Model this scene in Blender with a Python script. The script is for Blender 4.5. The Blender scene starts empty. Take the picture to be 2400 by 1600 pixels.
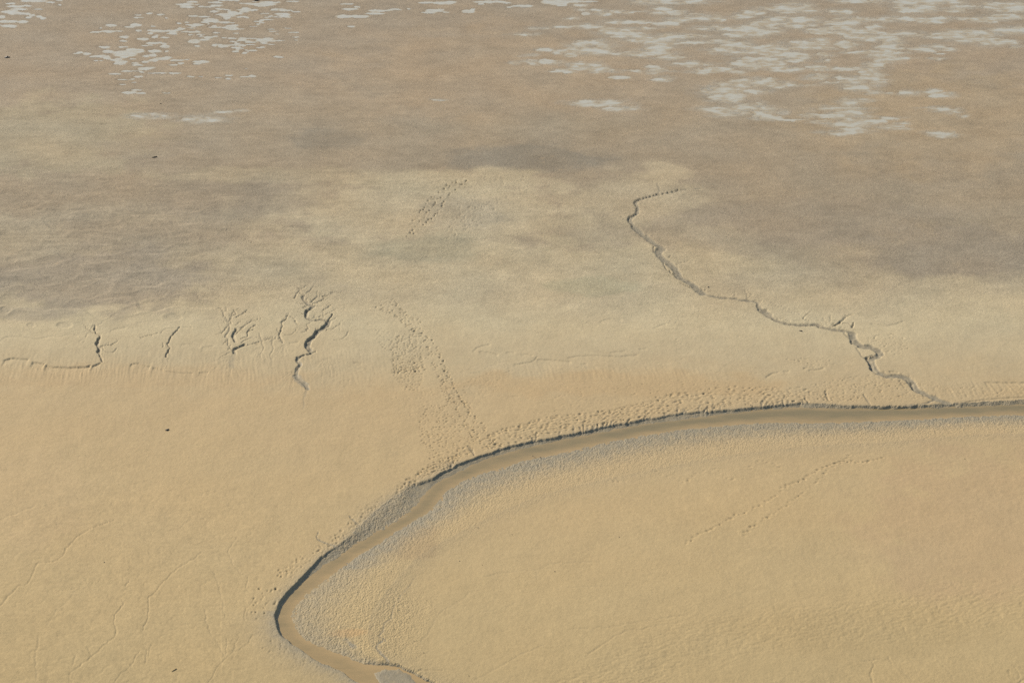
# Tidal mudflat seen from the air: a silty creek, a branching tributary, sheets of standing water.
import bpy, math
import numpy as np

SC = bpy.context.scene
COL = SC.collection

# ------------------------------------------------------------------ camera
H, PITCH, FPX = 120.0, math.radians(28.0), 68.0 / 36.0 * 2400.0
cam_data = bpy.data.cameras.new("camera")
cam_data.lens, cam_data.sensor_width = 68.0, 36.0
cam_data.clip_start, cam_data.clip_end = 1.0, 120000.0
cam = bpy.data.objects.new("camera", cam_data)
cam.location = (0, 0, H)
cam.rotation_euler = (math.radians(90) - PITCH, 0, 0)
COL.objects.link(cam)
SC.camera = cam

# ------------------------------------------------------------------ light
SUN_EL, SUN_AZ = math.radians(31.0), math.radians(-58.0)   # azimuth from +Y, towards -X (upper left)
world = bpy.data.worlds.new("World")
SC.world = world
world.use_nodes = True
wn = world.node_tree
wn.nodes.clear()
sky = wn.nodes.new("ShaderNodeTexSky")
sky.sky_type = 'NISHITA'
sky.sun_disc = False
sky.sun_elevation, sky.sun_rotation = SUN_EL, SUN_AZ
sky.altitude, sky.air_density, 0, 1.0, 6.0, 0.6
bg = wn.nodes.new("ShaderNodeBackground")
bg.inputs["Strength"].default_value = 0.10
wo = wn.nodes.new("ShaderNodeOutputWorld")
wn.links.new(sky.outputs[0], bg.inputs[0])
wn.links.new(bg.outputs[0], wo.inputs[0])
sd = bpy.data.lights.new("sun", 'SUN')
sd.energy, sd.angle, sd.color = 4.0, math.radians(0.5), (1.0, 0.94, 0.85)
sun = bpy.data.objects.new("sun", sd)
sx, sy, sz = math.sin(SUN_AZ) * math.cos(SUN_EL), math.cos(SUN_AZ) * math.cos(SUN_EL), math.sin(SUN_EL)
from mathutils import Vector
sun.rotation_euler = Vector((sx, sy, sz)).to_track_quat('Z', 'Y').to_euler()
sun.location = (sx * 300, sy * 300 + 250, sz * 300)
COL.objects.link(sun)
vs = SC.view_settings
vs.view_transform, vs.look, vs.exposure, vs.gamma = 'Standard', 'None', 0.87, 1.0
vs.use_curve_mapping = False
SC.render.engine = 'CYCLES'
SC.cycles.use_denoising = False

# ------------------------------------------------------------------ survey: picture point -> ground point
cp, sp = math.cos(PITCH), math.sin(PITCH)
def at(u, v, z=0.0):
    u = np.asarray(u, float); v = np.asarray(v, float)
    up = 800.0 - v
    t = (H - z) / (FPX * sp - up * cp)
    return (u - 1200.0) * t, (FPX * cp + up * sp) * t
def v_of_y(y):
    # row of the survey grid for a ground distance y (z = 0)
    # y = (F cp + up sp) H / (F sp - up cp)
    up = (y * FPX * sp - FPX * cp * H) / (sp * H + y * cp)
    return 800.0 - up
def Z(ox, oy, s, pts):
    return [(ox + x / s, oy + y / s) for x, y in pts]

rng = np.random.default_rng(7)
trod = None
f4 = np.float32

# ------------------------------------------------------------------ noise
_perm = {}
def perlin(x, y, seed=0):
    if seed not in _perm:
        r = np.random.default_rng(1000 + seed)
        p = r.permutation(512).astype(np.int32)
        a = r.uniform(0, 2 * np.pi, 512)
        _perm[seed] = (p, np.cos(a).astype(f4), np.sin(a).astype(f4))
    p, gx, gy = _perm[seed]
    xi = np.floor(x).astype(np.int32); yi = np.floor(y).astype(np.int32)
    xf = (x - xi).astype(f4); yf = (y - yi).astype(f4)
    def g(ix, iy, dx, dy):
        h = p[(p[ix & 511] + iy) & 511]
        return gx[h] * dx + gy[h] * dy
    u = xf * xf * xf * (xf * (xf * 6 - 15) + 10)
    v = yf * yf * yf * (yf * (yf * 6 - 15) + 10)
    a = g(xi, yi, xf, yf); b = g(xi + 1, yi, xf - 1, yf)
    c = g(xi, yi + 1, xf, yf - 1); d = g(xi + 1, yi + 1, xf - 1, yf - 1)
    return (a + u * (b - a)) + v * ((c + u * (d - c)) - (a + u * (b - a)))
def fbm(x, y, seed, octaves=4, gain=0.5):
    s = 0; a = 1.0; n = 0
    for k in range(octaves):
        s = s + a * perlin(x * 2 ** k + 17.3 * k, y * 2 ** k - 9.1 * k, seed + k); n += a; a *= gain
    return s / n * 1.6
def ss(a, b, x):
    t = np.clip((x - a) / (b - a), 0, 1)
    return t * t * (3 - 2 * t)

# ------------------------------------------------------------------ survey grid
du, dv = 2.05, 1.72
u_in = np.concatenate([np.arange(-100, 180, 2.3), np.arange(180, 820, 1.6), np.arange(820, 2260, 2.15), np.arange(2260, 2501, 2.3)])
g_out = 12 * 1.42 ** np.arange(22)
u_out = np.cumsum(g_out)
US = np.concatenate([-100 - u_out[::-1], u_in, u_in[-1] + u_out])
v_in = np.concatenate([np.arange(-60, 345, 1.3), np.arange(345, 640, 2.1), np.arange(640, 1110, 1.38), np.arange(1110, 1700, 2.1)])
# rows: nearer than the frame, the frame, then on to the horizon
near = v_in[-1] + np.cumsum(10 * 1.25 ** np.arange(16))
y_far0 = at(0, v_in[0])[1]
ys_far = float(y_far0) * 1.085 ** np.arange(1, 62)
v_far = v_of_y(ys_far)
VS = np.concatenate([v_far[::-1], v_in, near])
NU, NV = len(US), len(VS)
UU, VV = np.meshgrid(US, VS)
X, Y = at(UU, VV)
X = X.astype(f4); Y = Y.astype(f4); UU = UU.astype(f4); VV = VV.astype(f4)
inner = (ss(-98, -75, UU) * (1 - ss(2475, 2498, UU)) * ss(-60, -48, VV) * (1 - ss(1680, 1697, VV))).astype(f4)

def window(u0, v0, u1, v1):
    i0 = max(0, np.searchsorted(US, u0) - 1); i1 = min(NU, np.searchsorted(US, u1) + 1)
    j0 = max(0, np.searchsorted(VS, v0) - 1); j1 = min(NV, np.searchsorted(VS, v1) + 1)
    return slice(j0, j1), slice(i0, i1)

# warped ground coordinates: traced lines become as ragged as mud really is
wx = X + 0.10 * perlin(X / 0.9, Y / 0.9, 41) + 0.07 * perlin(X / 0.35, Y / 0.35, 42)
wy = Y + 0.14 * perlin(X / 0.9, Y / 0.9, 43) + 0.09 * perlin(X / 0.35, Y / 0.35, 44)

def seg_dist(px, py, ax, ay, bx, by):
    dx, dy = bx - ax, by - ay
    L = dx * dx + dy * dy + 1e-9
    t = np.clip(((px - ax) * dx + (py - ay) * dy) / L, 0, 1)
    return np.hypot(px - ax - t * dx, py - ay - t * dy), t, (px - ax) * dy - (py - ay) * dx
def line_dist(px, py, pts):
    d = np.full(px.shape, 1e9, f4)
    for (ax, ay), (bx, by) in zip(pts[:-1], pts[1:]):
        d = np.minimum(d, seg_dist(px, py, ax, ay, bx, by)[0])
    return d
def inside(px, py, poly):
    r = np.zeros(px.shape, bool)
    n = len(poly)
    for i in range(n):
        x0, y0 = poly[i]; x1, y1 = poly[(i + 1) % n]
        if y0 == y1: continue
        c = ((y0 > py) != (y1 > py)) & (px < (x1 - x0) * (py - y0) / (y1 - y0) + x0)
        r ^= c
    return r
def smooth_line(pts, n=4):
    p = np.array(pts, float)
    q = np.vstack([2 * p[0] - p[1], p, 2 * p[-1] - p[-2]])
    out = []
    for i in range(1, len(q) - 2):
        for k in range(n):
            t = k / n
            out.append(0.5 * ((2 * q[i]) + (-q[i-1] + q[i+1]) * t + (2*q[i-1] - 5*q[i] + 4*q[i+1] - q[i+2]) * t*t
                       + (-q[i-1] + 3*q[i] - 3*q[i+1] + q[i+2]) * t**3))
    out.append(p[-1])
    return [tuple(o) for o in out]
def ground(pts, z=0.0, n=3):
    return [tuple(float(c) for c in at(u, v, z)) for u, v in smooth_line(pts, n)]

# ------------------------------------------------------------------ the creek
ZW = -0.30
crest = [(3300, 925), (2700, 932), (2400, 936), (2250, 943), (2100, 950), (1980, 948), (1893, 943), (1804, 949), (1702, 960), (1600, 967), (1540, 977),
         (1501, 983), (1412, 1000), (1310, 1021), (1256, 1031), (1208, 1041), (1157, 1056), (1130, 1066), (1093, 1078), (1059, 1094),
         (1018, 1116), (991, 1128), (965, 1136), (943, 1150), (902, 1178), (868, 1205), (834, 1240), (800, 1272),
         (759, 1298), (732, 1325), (702, 1356), (681, 1377), (664, 1394), (650, 1420), (644, 1438), (645, 1457), (652, 1478),
         (674, 1502), (715, 1529), (749, 1549), (795, 1569), (824, 1588), (846, 1602), (900, 1650), (1000, 1720), (1300, 1900)]
wat_l = [(3300, 940), (2700, 945), (2400, 948), (2239, 955), (2144, 957), (2025, 959), (1893, 957), (1804, 959), (1702, 971), (1600, 984), (1514, 994),
         (1446, 1007), (1361, 1023), (1276, 1040), (1208, 1056), (1150, 1073), (1106, 1092), (1072, 1109), (1040, 1124), (1022, 1136),
         (1006, 1152), (986, 1178), (963, 1202), (936, 1221), (902, 1240), (868, 1257), (834, 1277), (800, 1301), (766, 1322),
         (735, 1345), (705, 1369), (672, 1401), (653, 1434), (649, 1459), (662, 1487), (684, 1509), (720, 1534), (755, 1555), (800, 1575),
         (827, 1591), (852, 1608), (905, 1655), (1005, 1725), (1305, 1905)]
wat_r = [(3300, 975), (2700, 973), (2400, 972), (2280, 975), (2110, 984), (1940, 990), (1804, 990), (1702, 996), (1600, 1006), (1514, 1019),
         (1446, 1031), (1378, 1047), (1310, 1062), (1277, 1069), (1226, 1080), (1175, 1096), (1107, 1116), (1072, 1134), (1045, 1150),
         (1035, 1163), (1004, 1197), (970, 1219), (936, 1240), (902, 1262), (868, 1284), (834, 1304), (800, 1329), (766, 1355),
         (732, 1379), (706, 1403), (687, 1427), (682, 1450), (692, 1475), (715, 1497), (749, 1516), (800, 1534), (834, 1549),
         (868, 1557), (912, 1559), (938, 1564), (970, 1580), (1011, 1600), (1060, 1630), (1180, 1710), (1500, 1900)]
bar_top = [(3300, 1020), (2700, 1018), (2400, 1015), (2250, 1020), (2100, 1034), (1900, 1045), (1700, 1068), (1500, 1105), (1300, 1150), (1180, 1195), (1080, 1245),
           (985, 1300), (925, 1360), (880, 1420), (862, 1465), (865, 1500), (885, 1530), (920, 1550), (955, 1562), (985, 1577), (1020, 1594),
           (1075, 1625), (1195, 1705), (1515, 1895)]
gC, gL, gR, gB = ground(crest), ground(wat_l, ZW), ground(wat_r, ZW), ground(bar_top)

z = np.zeros(X.shape, f4)          # relief, metres
wet = np.zeros(X.shape, f4)        # 0 drained sand .. 1 wet grey mud
lump = np.zeros(X.shape, f4)       # how knobbly the mud is

# gentle swells of the whole flat, dying out where the standing water lies
flat_zone = ss(300, 470, VV)
swell = 0.16 * fbm(X / 38, Y / 60, 1, 3) + 0.05 * fbm(X / 9, Y / 13, 5, 3)
near_creek = np.zeros(X.shape, f4)
wj, wi = window(520, 800, 3400, 1950)
px, py = wx[wj, wi], wy[wj, wi]
px = px + .16 * perlin(px / 1.3, py / 1.3, 46); py = py + .26 * perlin(px / 1.1, py / 1.6, 47)
dC, dL, dR, dB = (line_dist(px, py, g) for g in (gC, gL, gR, gB))
in_w = inside(px, py, gL + gR[::-1])
in_l = inside(px, py, gC + gL[::-1]) & ~in_w
in_r = inside(px, py, gR + gB[::-1]) & ~in_w
uu, vv = UU[wj, wi], VV[wj, wi]
cliff = np.interp(uu, [500, 745, 800, 830, 940, 985, 1850, 1980, 2600], [1, 1, .45, .15, .15, 1, .9, .35, .35])
cliff = np.where((vv > 1480) & (uu < 900), np.interp(vv, [1480, 1530, 1600], [1, .5, .4]), cliff)
t = dC / (dC + dL + 1e-4)
zc = np.zeros(px.shape, f4)
zl = -(0.17 * cliff * ss(0.0, 0.14, dC) + (0.13 + 0.17 * (1 - cliff)) * ss(0, 1.05, t)) - 0.01 * in_l
zc = np.where(in_l, zl, zc)
tr = dR / (dR + dB + 1e-4)
zr = ZW - .006 + (-ZW) * (1 - (1 - tr) ** 1.7)
zc = np.where(in_r, zr, zc)
zw_ = ZW - 0.015 - 0.35 * ss(0, 1.6, np.minimum(dL, dR * 0.8))
zc = np.where(in_w, zw_, zc)
# the little island where the creek forks at the bottom
isl = [tuple(float(c) for c in at(u, v, ZW)) for u, v in [(874, 1577), (900, 1567), (937, 1567), (958, 1580), (985, 1604), (1040, 1650), (1130, 1740), (1000, 1740), (930, 1660), (892, 1606)]]
d_is = line_dist(px, py, isl + isl[:1]); in_is = inside(px, py, isl)
zc = np.where(in_is, ZW + 0.05 * ss(0, 0.5, d_is), zc)
dmin = np.minimum(np.minimum(dC, dL), np.minimum(dR, dB))
creek = (in_l | in_r | in_w)
z[wj, wi] = zc
nc = np.where(creek, 1.0, np.exp(-np.minimum(dC, dB) / 3.0))
near_creek[wj, wi] = nc
# wetness: point bar, foot of the cliff, strip along the bend
wr = np.where(in_r, (1 - 0.92 * ss(0.02, .80, tr + .10 * perlin(px / 1.5, py / 1.5, 48))) * np.where((uu < 930) & (vv > 1330), .62, 1.0), 0)
wr = np.where(in_l, np.where(cliff < .5, .8, .9), wr)
wr = np.where(in_is, .65, wr)
out_wet = np.where(~creek, 0.55 * np.exp(-dC / 1.1) * np.where(vv > 1080, 1.0, 0.35), 0)
out_wet = np.where(~creek & (vv > 1430) & (uu < 900), 0.9 * np.exp(-dC / 1.6), out_wet)
out_wet = np.maximum(out_wet, np.where(~creek & (dB < dC), 0.22 * np.exp(-dB / 2.0), 0))
wr = np.maximum(wr, out_wet)
wet[wj, wi] = np.where(in_w, 1.0, wr)
lp = np.where(in_r, 1 - 0.55 * ss(0.3, 1, tr), 0) + np.where(in_l, 0.35 + 1.1 * (1 - cliff), 0) + np.where(in_is, .6, 0)
lp = np.maximum(lp, np.where(~creek, np.where(dB < dC, .45, np.where(vv > 1150, .4, .06)) * np.exp(-np.minimum(dC, dB) / 1.6), 0))
lump[wj, wi] = np.where(in_w, 0.1, lp)
z += swell * flat_zone * (1 - np.clip(near_creek * 1.1, 0, 1))

# ------------------------------------------------------------------ gullies, scarps, prints
cut = np.zeros(X.shape, f4)
trod = np.zeros(X.shape, f4)     # how densely the surface is pocked by feet
rx_ = wx + .13 * perlin(X / .55, Y / .6, 51) + .16 * perlin(X / 1.4, Y / 1.4, 52)
ry_ = wy + .17 * perlin(X / .55, Y / .6, 53) + .22 * perlin(X / 1.4, Y / 1.4, 54)
nbed = 1 + .5 * perlin(X / .6, Y / .7, 55)
def twigs(pts, w, depth, every=9, reach=11, seed=0):
    """fine side rills leaving a gully"""
    pl = np.array(smooth_line(pts, 6)); d = np.r_[0, np.cumsum(np.hypot(*np.diff(pl, axis=0).T))]; q = np.random.default_rng(seed + int(pts[0][0]))
    s = q.uniform(0, every)
    while s < d[-1]:
        u = np.interp(s, d, pl[:, 0]); v = np.interp(s, d, pl[:, 1]); u2 = np.interp(s + 1, d, pl[:, 0]); v2 = np.interp(s + 1, d, pl[:, 1])
        a = math.atan2(v2 - v, u2 - u) + q.choice([-1, 1]) * q.uniform(.5, 1.3) + math.pi * (v2 > v); L = q.uniform(.35, 1) * reach
        m = (u + L * .5 * math.cos(a), v + L * .4 * math.sin(a)); a += q.uniform(-.7, .7); e = (m[0] + L * .5 * math.cos(a), m[1] + L * .4 * math.sin(a))
        gully([(u, v), m, e], w, depth, .15, 1, (1.1, .5))
        s += q.uniform(.5, 1.6) * every
def gully(pts, w, depth, wetness=0.6, n=3, taper=(1.0, 1.0)):
    """w: width in metres, depth in metres, steep sided with a flat bed"""
    pl = smooth_line(pts, n)
    N = len(pl) - 1
    for k in range(N):
        (u0, v0), (u1, v1) = pl[k], pl[k + 1]
        f = (k + .5) / N
        ww = max(w * (.78 if w < .4 else .95), .15) * (taper[0] * (1 - f) + taper[1] * f)
        m = ww * 22 + 14
        a, b = window(min(u0, u1) - m, min(v0, v1) - m * .6, max(u0, u1) + m, max(v0, v1) + m * .6)
        (ax, ay), (bx, by) = at(u0, v0), at(u1, v1)
        d, _, _ = seg_dist(rx_[a, b], ry_[a, b], ax, ay, bx, by)
        p = (1 - ss(0.38 * ww, 0.54 * ww, d)) * (nbed[a, b] if w > .25 else 1.0)
        cut[a, b] = np.maximum(cut[a, b], p * .78 * depth * min(1.0, taper[0] * (1 - f) + taper[1] * f + .1))
        wet[a, b] = np.maximum(wet[a, b], p * wetness)
def scarp(pts, h, back=1.6, n=3, broken=0.0, seed=0):
    """a small step: the side towards the creek lies lower and rises again over 'back' metres"""
    pl = smooth_line(pts, n)
    r = np.random.default_rng(seed + 5)
    for k in range(len(pl) - 1):
        if r.random() < broken: continue
        (u0, v0), (u1, v1) = pl[k], pl[k + 1]
        m = back * 34 + 10
        a, b = window(min(u0, u1) - 3, min(v0, v1) - 6, max(u0, u1) + 3, max(v0, v1) + m * .6)
        (ax, ay), (bx, by) = at(u0, v0), at(u1, v1)
        if abs(bx - ax) < 1e-6: continue
        X_ = wx[a, b]; Y_ = wy[a, b]
        f = (X_ - ax) / (bx - ax)
        s = (ay + f * (by - ay)) - Y_
        e = ss(-0.12, 0.08, f) * (1 - ss(0.92, 1.12, f))
        p = ss(-0.04, 0.07, s) * np.exp(-np.clip(s, 0, None) / (back * .5)) * e
        cut[a, b] = np.maximum(cut[a, b], p * h * 1.1)

T1 = (0, 680, 6.533); T2 = (360, 660, 6.533); T3 = (600, 640, 7.84); T4 = (600, 780, 7.84)
R1 = (1380, 420, 7.84); R2 = (1500, 540, 7.84); R3 = (1760, 680, 7.84); R4 = (1960, 760, 7.84)
F1 = (820, 680, 5.6); F2 = (900, 920, 5.6); F3 = (1300, 860, 5.6); F4 = (1700, 860, 5.6)
C1 = (580, 1180, 5.6); C2 = (580, 1320, 5.6); F7 = (900, 340, 3.2)
A0 = (0, 1066, 2.936); A1 = (800, 1066, 2.936); A2 = (1600, 1066, 2.936)
B0 = (0, 533, 2.94); B1 = (800, 533, 2.94); B2 = (1600, 533, 2.94)
def G(tile, pts, w, d, wt=0.6, taper=(1, 1), n=3):
    k = .80 if tile in (T1, T2, T3) else 1.0
    gully(Z(*tile, pts), w * k, d * (k - .04), wt, n, taper)

# small tributaries on the left
G(T1, [(1450, 540), (1455, 600), (1480, 660), (1530, 690), (1525, 750), (1490, 830), (1520, 880), (1515, 960), (1545, 1020), (1570, 1085)], .42, .26, .5)
G(T1, [(1510, 740), (1488, 830), (1520, 890), (1515, 950)], .62, .38, .6)
G(T1, [(1435, 540), (1395, 580), (1380, 630), (1335, 665), (1315, 720)], .16, .08, .2)
G(T1, [(1770, 365), (1720, 395), (1700, 410)], .22, .12, .2)
G(T1, [(1780, 400), (1660, 440), (1560, 500), (1490, 545)], .3, .05, .1)
G(T1, [(1560, 850), (1590, 915), (1650, 945), (1730, 940), (1790, 880)], .25, .12, .3)
G(T1, [(1210, 790), (1250, 755), (1300, 745)], .15, .06, .1); G(T1, [(1255, 800), (1310, 780)], .13, .06, .1)
G(T2, [(400, 690), (330, 760), (290, 800), (240, 880), (220, 950), (250, 1000), (225, 1060), (190, 1145)], .36, .24, .5)
G(T2, [(150, 930), (145, 970), (130, 1000)], .2, .14, .3)
G(T2, [(380, 740), (300, 800)], .14, .08, .2)
G(T2, [(990, 405), (1030, 420), (1060, 460), (1080, 510), (1150, 610), (1165, 680), (1150, 760), (1110, 820), (1140, 890), (1155, 960), (1190, 1020), (1230, 1060)], .3, .14, .4)
G(T2, [(1075, 400), (1115, 390), (1110, 440), (1075, 450)], .14, .1, .2); G(T2, [(1110, 410), (1180, 380)], .12, .08, .2)
G(T2, [(1230, 440), (1260, 500), (1210, 520), (1190, 580), (1190, 640)], .22, .14, .3)
G(T2, [(1455, 430), (1390, 470), (1330, 505), (1255, 545)], .22, .16, .3); G(T2, [(1440, 470), (1360, 500)], .12, .07, .2)
G(T2, [(1255, 660), (1290, 635), (1335, 605)], .18, .14, .3)
G(T2, [(1335, 705), (1410, 670), (1470, 630), (1530, 600)], .22, .16, .4, (1.2, .5))
G(T2, [(1265, 725), (1240, 770), (1215, 830), (1230, 880), (1262, 925)], .50, .30, .6)
G(T2, [(1560, 655), (1480, 720), (1440, 770), (1435, 840), (1330, 872)], .28, .2, .5); G(T2, [(1555, 730), (1490, 745), (1440, 775)], .25, .18, .4)
G(T2, [(1900, 880), (1800, 885), (1650, 850), (1540, 850), (1470, 870), (1400, 895), (1340, 940)], .22, .12, .3, (.6, 1.3))
G(T2, [(1390, 960), (1340, 985), (1265, 1015), (1242, 1050), (1238, 1090)], .52, .32, .6)
G(T2, [(1220, 1060), (1150, 1085), (1100, 1110), (1010, 1165)], .2, .1, .2)
G(T2, [(1240, 1080), (1200, 1180), (1190, 1300)], .7, .05, .35, (1, 1.6))
G(T2, [(1620, 790), (1650, 850), (1670, 950), (1690, 1000), (1640, 1100), (1650, 1160)], .2, .1, .2)
G(T2, [(1830, 850), (1820, 950), (1830, 1030), (1780, 1130), (1800, 1180)], .2, .1, .2)
G(T2, [(1090, 560), (1150, 630)], .14, .1, .2); G(T2, [(1090, 610), (1120, 640), (1165, 640)], .18, .1, .2); G(T2, [(1000, 670), (1040, 740), (1020, 785), (950, 820)], .14, .06, .1)
G(T2, [(1070, 945), (1100, 915), (1145, 905)], .2, .14, .3); G(T2, [(1150, 1040), (1175, 1000)], .2, .12, .3)
# the wide branching one at 700,800
G(T3, [(890, 410), (865, 460), (920, 540), (990, 590), (1060, 605)], .55, .22, .8)
G(T3, [(1060, 610), (990, 665), (935, 710), (925, 780), (970, 840), (1060, 865), (1200, 855), (1330, 880)], .6, .26, .8)
G(T3, [(930, 680), (915, 780)], .6, .34, .7)
G(T3, [(1340, 880), (1310, 960), (1190, 1030), (1100, 1110), (1030, 1190), (950, 1290), (965, 1370), (1060, 1430)], 1.0, .40, .9)
G(T3, [(1060, 1430), (1000, 1480), (900, 1500), (800, 1540), (765, 1570)], .55, .24, .9)
G(T4, [(765, 450), (765, 520), (812, 575), (765, 645), (745, 720), (745, 810), (830, 880), (940, 970), (950, 1030)], .50, .14, .9, (1, 1.3))
G(T4, [(745, 790), (790, 860), (900, 950)], 1.3, .02, .8); G(T4, [(940, 1000), (900, 1150), (875, 1280), (870, 1400)], .4, .025, .3, (1, .4))
G(T3, [(1410, 755), (1370, 810), (1340, 850), (1290, 862)], .3, .26, .5)
G(T3, [(1010, 525), (1060, 480), (1120, 450), (1200, 430), (1290, 405), (1380, 375), (1480, 335)], .26, .18, .4, (1.5, .5))
G(T3, [(870, 420), (820, 370), (790, 290), (700, 215)], .18, .12, .3, (1.3, .5)); G(T3, [(940, 370), (1020, 300), (1100, 250), (1200, 220)], .18, .12, .3, (1.4, .5))
G(T3, [(1020, 300), (1070, 210)], .12, .08, .2); G(T3, [(1130, 545), (1250, 500), (1350, 450)], .2, .12, .2, (1.2, .5))
G(T3, [(1080, 610), (1160, 605), (1300, 585)], .2, .12, .3, (1.2, .5)); G(T3, [(1225, 690), (1290, 640), (1380, 590)], .22, .14, .3)
G(T3, [(700, 550), (780, 550), (850, 565), (930, 610)], .2, .12, .3, (.5, 1.2)); G(T3, [(620, 470), (700, 545)], .1, .06, .1)
G(T3, [(770, 715), (850, 745), (915, 750)], .22, .16, .3, (.5, 1.2)); G(T3, [(780, 290), (860, 270), (920, 225)], .13, .08, .2)
G(T3, [(1120, 340), (1110, 370), (1135, 420), (1090, 465)], .16, .1, .2); G(T3, [(1380, 380), (1420, 320)], .13, .08, .2); G(T3, [(1190, 375), (1270, 370)], .12, .08, .2)
G(T3, [(745, 375), (860, 400)], .12, .07, .2); G(T3, [(850, 480), (900, 540), (940, 590)], .14, .1, .2); G(T3, [(1230, 700), (1240, 800), (1200, 830)], .25, .08, .2)
G(T3, [(590, 780), (540, 850), (470, 890), (485, 950), (455, 1060), (428, 1110), (432, 1160), (480, 1220), (495, 1270)], .34, .2, .4)
G(T3, [(540, 1145), (640, 1140), (700, 1090), (750, 1030)], .2, .1, .2); G(T3, [(400, 1030), (430, 1090)], .18, .1, .2)
G(T3, [(1005, 915), (930, 960), (965, 1010), (925, 1030), (960, 1050), (850, 1090)], .2, .14, .2)
G(T3, [(1720, 1060), (1640, 1160), (1560, 1210), (1440, 1215)], .22, .1, .2); G(T3, [(1600, 1225), (1740, 1222)], .14, .07, .1)
G(T3, [(1600, 870), (1530, 940), (1540, 1040), (1460, 1030), (1360, 1000)], .15, .06, .1)
G(T3, [(1380, 880), (1470, 810)], .14, .08, .2); G(T3, [(50, 1100), (90, 1170), (120, 1310)], .2, .1, .2); G(T3, [(140, 1215), (390, 1210)], .14, .08, .2)
G(T3, [(320, 1170), (270, 1260)], .14, .08, .2); G(T3, [(290, 1300), (320, 1400)], .2, .08, .1)
# the tributary on the right
TRB = Z(*R1, [(2100, 165), (1950, 175), (1700, 190), (1500, 240), (1250, 285), (1050, 335), (910, 385), (865, 430), (890, 490), (905, 570), (860, 640), (765, 695), (770, 770), (850, 890), (960, 990)])
gully(TRB, .55, .13, .95, 3, (.6, 1.2))
gully(Z(*R1, [(830, 860), (960, 990), (1100, 1100), (1230, 1190), (1370, 1280)]), 1.05, .17, .95)
gully(Z(*R2, [(370, 340), (350, 440), (470, 560), (600, 660), (680, 760), (720, 860), (880, 940), (1010, 1030), (1160, 1160)]), 1.2, .17, .95, 3, (1, .9))
gully(Z(*R2, [(240, 290), (262, 380), (290, 440), (400, 540), (430, 590), (420, 620), (450, 680)]), .18, .16, .7)
gully(Z(*R2, [(270, 410), (310, 370), (420, 360)]), .14, .12, .7)
gully(Z(*R2, [(1160, 1160), (1300, 1200), (1500, 1235), (1760, 1250), (1960, 1290), (2150, 1320), (2185, 1380), (2270, 1490), (2352, 1568)]), .55, .13, .9)
gully(Z(*R3, [(130, 290), (190, 370), (300, 440), (420, 520), (560, 585), (740, 620), (900, 635), (1200, 625), (1310, 680), (1600, 735), (1800, 755), (1880, 800)]), .72, .14, .95)
gully(Z(*R3, [(240, 360), (330, 440)]), 1.0, .17, .9)
gully(Z(*R3, [(1870, 790), (1880, 880), (1940, 970), (2080, 1040), (2200, 1040), (2310, 1100)]), 1.15, .19, .95)
gully(Z(*R4, [(450, 410), (600, 410), (720, 450), (810, 540), (750, 600), (670, 640), (650, 700), (690, 800), (740, 880), (860, 930), (1000, 962), (1200, 955), (1330, 1010), (1400, 1100), (1480, 1200), (1650, 1280), (1850, 1370), (2000, 1430), (2180, 1530)]), .95, .17, .95, 3, (.95, 1.3))
gully(Z(*R4, [(565, 620), (620, 720), (650, 800), (700, 880)]), .5, .36, .8); gully(Z(*R4, [(570, 630), (610, 590), (680, 580)]), .2, .22, .7)
gully(Z(*R4, [(260, 290), (290, 345)]), .3, .3, .7); gully(Z(*R4, [(380, 430), (430, 530), (490, 600), (560, 640)]), .2, .08, .7)
gully(Z(*R4, [(140, 140), (160, 190), (240, 250)]), .2, .1, .6); gully(Z(*R4, [(1370, 1060), (1400, 1150), (1420, 1190)]), .35, .34, .6)
gully(Z(*R4, [(1170, 1020), (1190, 1090), (1240, 1170)]), .2, .1, .5); gully(Z(*R4, [(1850, 1380), (1700, 1430), (1500, 1470), (1300, 1480)]), .4, .08, .8, 3, (1, .4))
gully(Z(*R4, [(510, 1290), (560, 1370), (620, 1470)]), .3, .1, .6); gully(Z(*R4, [(280, 1150), (400, 1240), (510, 1300)]), .14, .05, .2)
gully(Z(*R4, [(700, 260), (720, 215), (800, 190)]), .14, .06, .1)
gully(Z(*F4, [(1320, 320), (1325, 380), (1380, 450)]), .3, .14, .5); gully(Z(*F4, [(1240, 340), (1280, 400), (1320, 450)]), .15, .08, .3); gully(Z(*F4, [(1040, 400), (1090, 465)]), .3, .16, .5)
G(R1, [(60, 545), (200, 570), (330, 605), (440, 615), (540, 660), (640, 730), (750, 790)], .16, .06, .3); G(R1, [(120, 655), (300, 640), (420, 660), (530, 665)], .14, .05, .2); G(R1, [(430, 615), (490, 570)], .12, .05, .2)
G(R1, [(1250, 60), (1300, 160), (1270, 260), (1200, 300)], .28, .05, .8); G(R1, [(1640, 230), (1780, 205)], .14, .06, .4); G(R1, [(1410, 310), (1200, 370), (1050, 420)], .13, .04, .1)
G(R1, [(1390, 1220), (1470, 1205), (1600, 1160)], .15, .09, .3); G(R1, [(1080, 1000), (1060, 950)], .12, .08, .2); G(R1, [(850, 945), (760, 950)], .12, .06, .2); G(R1, [(970, 1070), (900, 1085)], .12, .06, .2)
G(R2, [(640, 640), (740, 600), (880, 560)], .15, .09, .3); G(R2, [(0, 600), (140, 610), (300, 640)], .13, .05, .1); G(R2, [(200, 655), (330, 670), (500, 780), (570, 860)], .15, .06, .3)
G(R2, [(545, 490), (560, 460)], .18, .14, .2); G(R2, [(740, 965), (860, 1020), (980, 1075), (1100, 1160)], .2, .12, .5); G(R2, [(1130, 1060), (1200, 1100), (1190, 1090)], .25, .16, .4)
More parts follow.
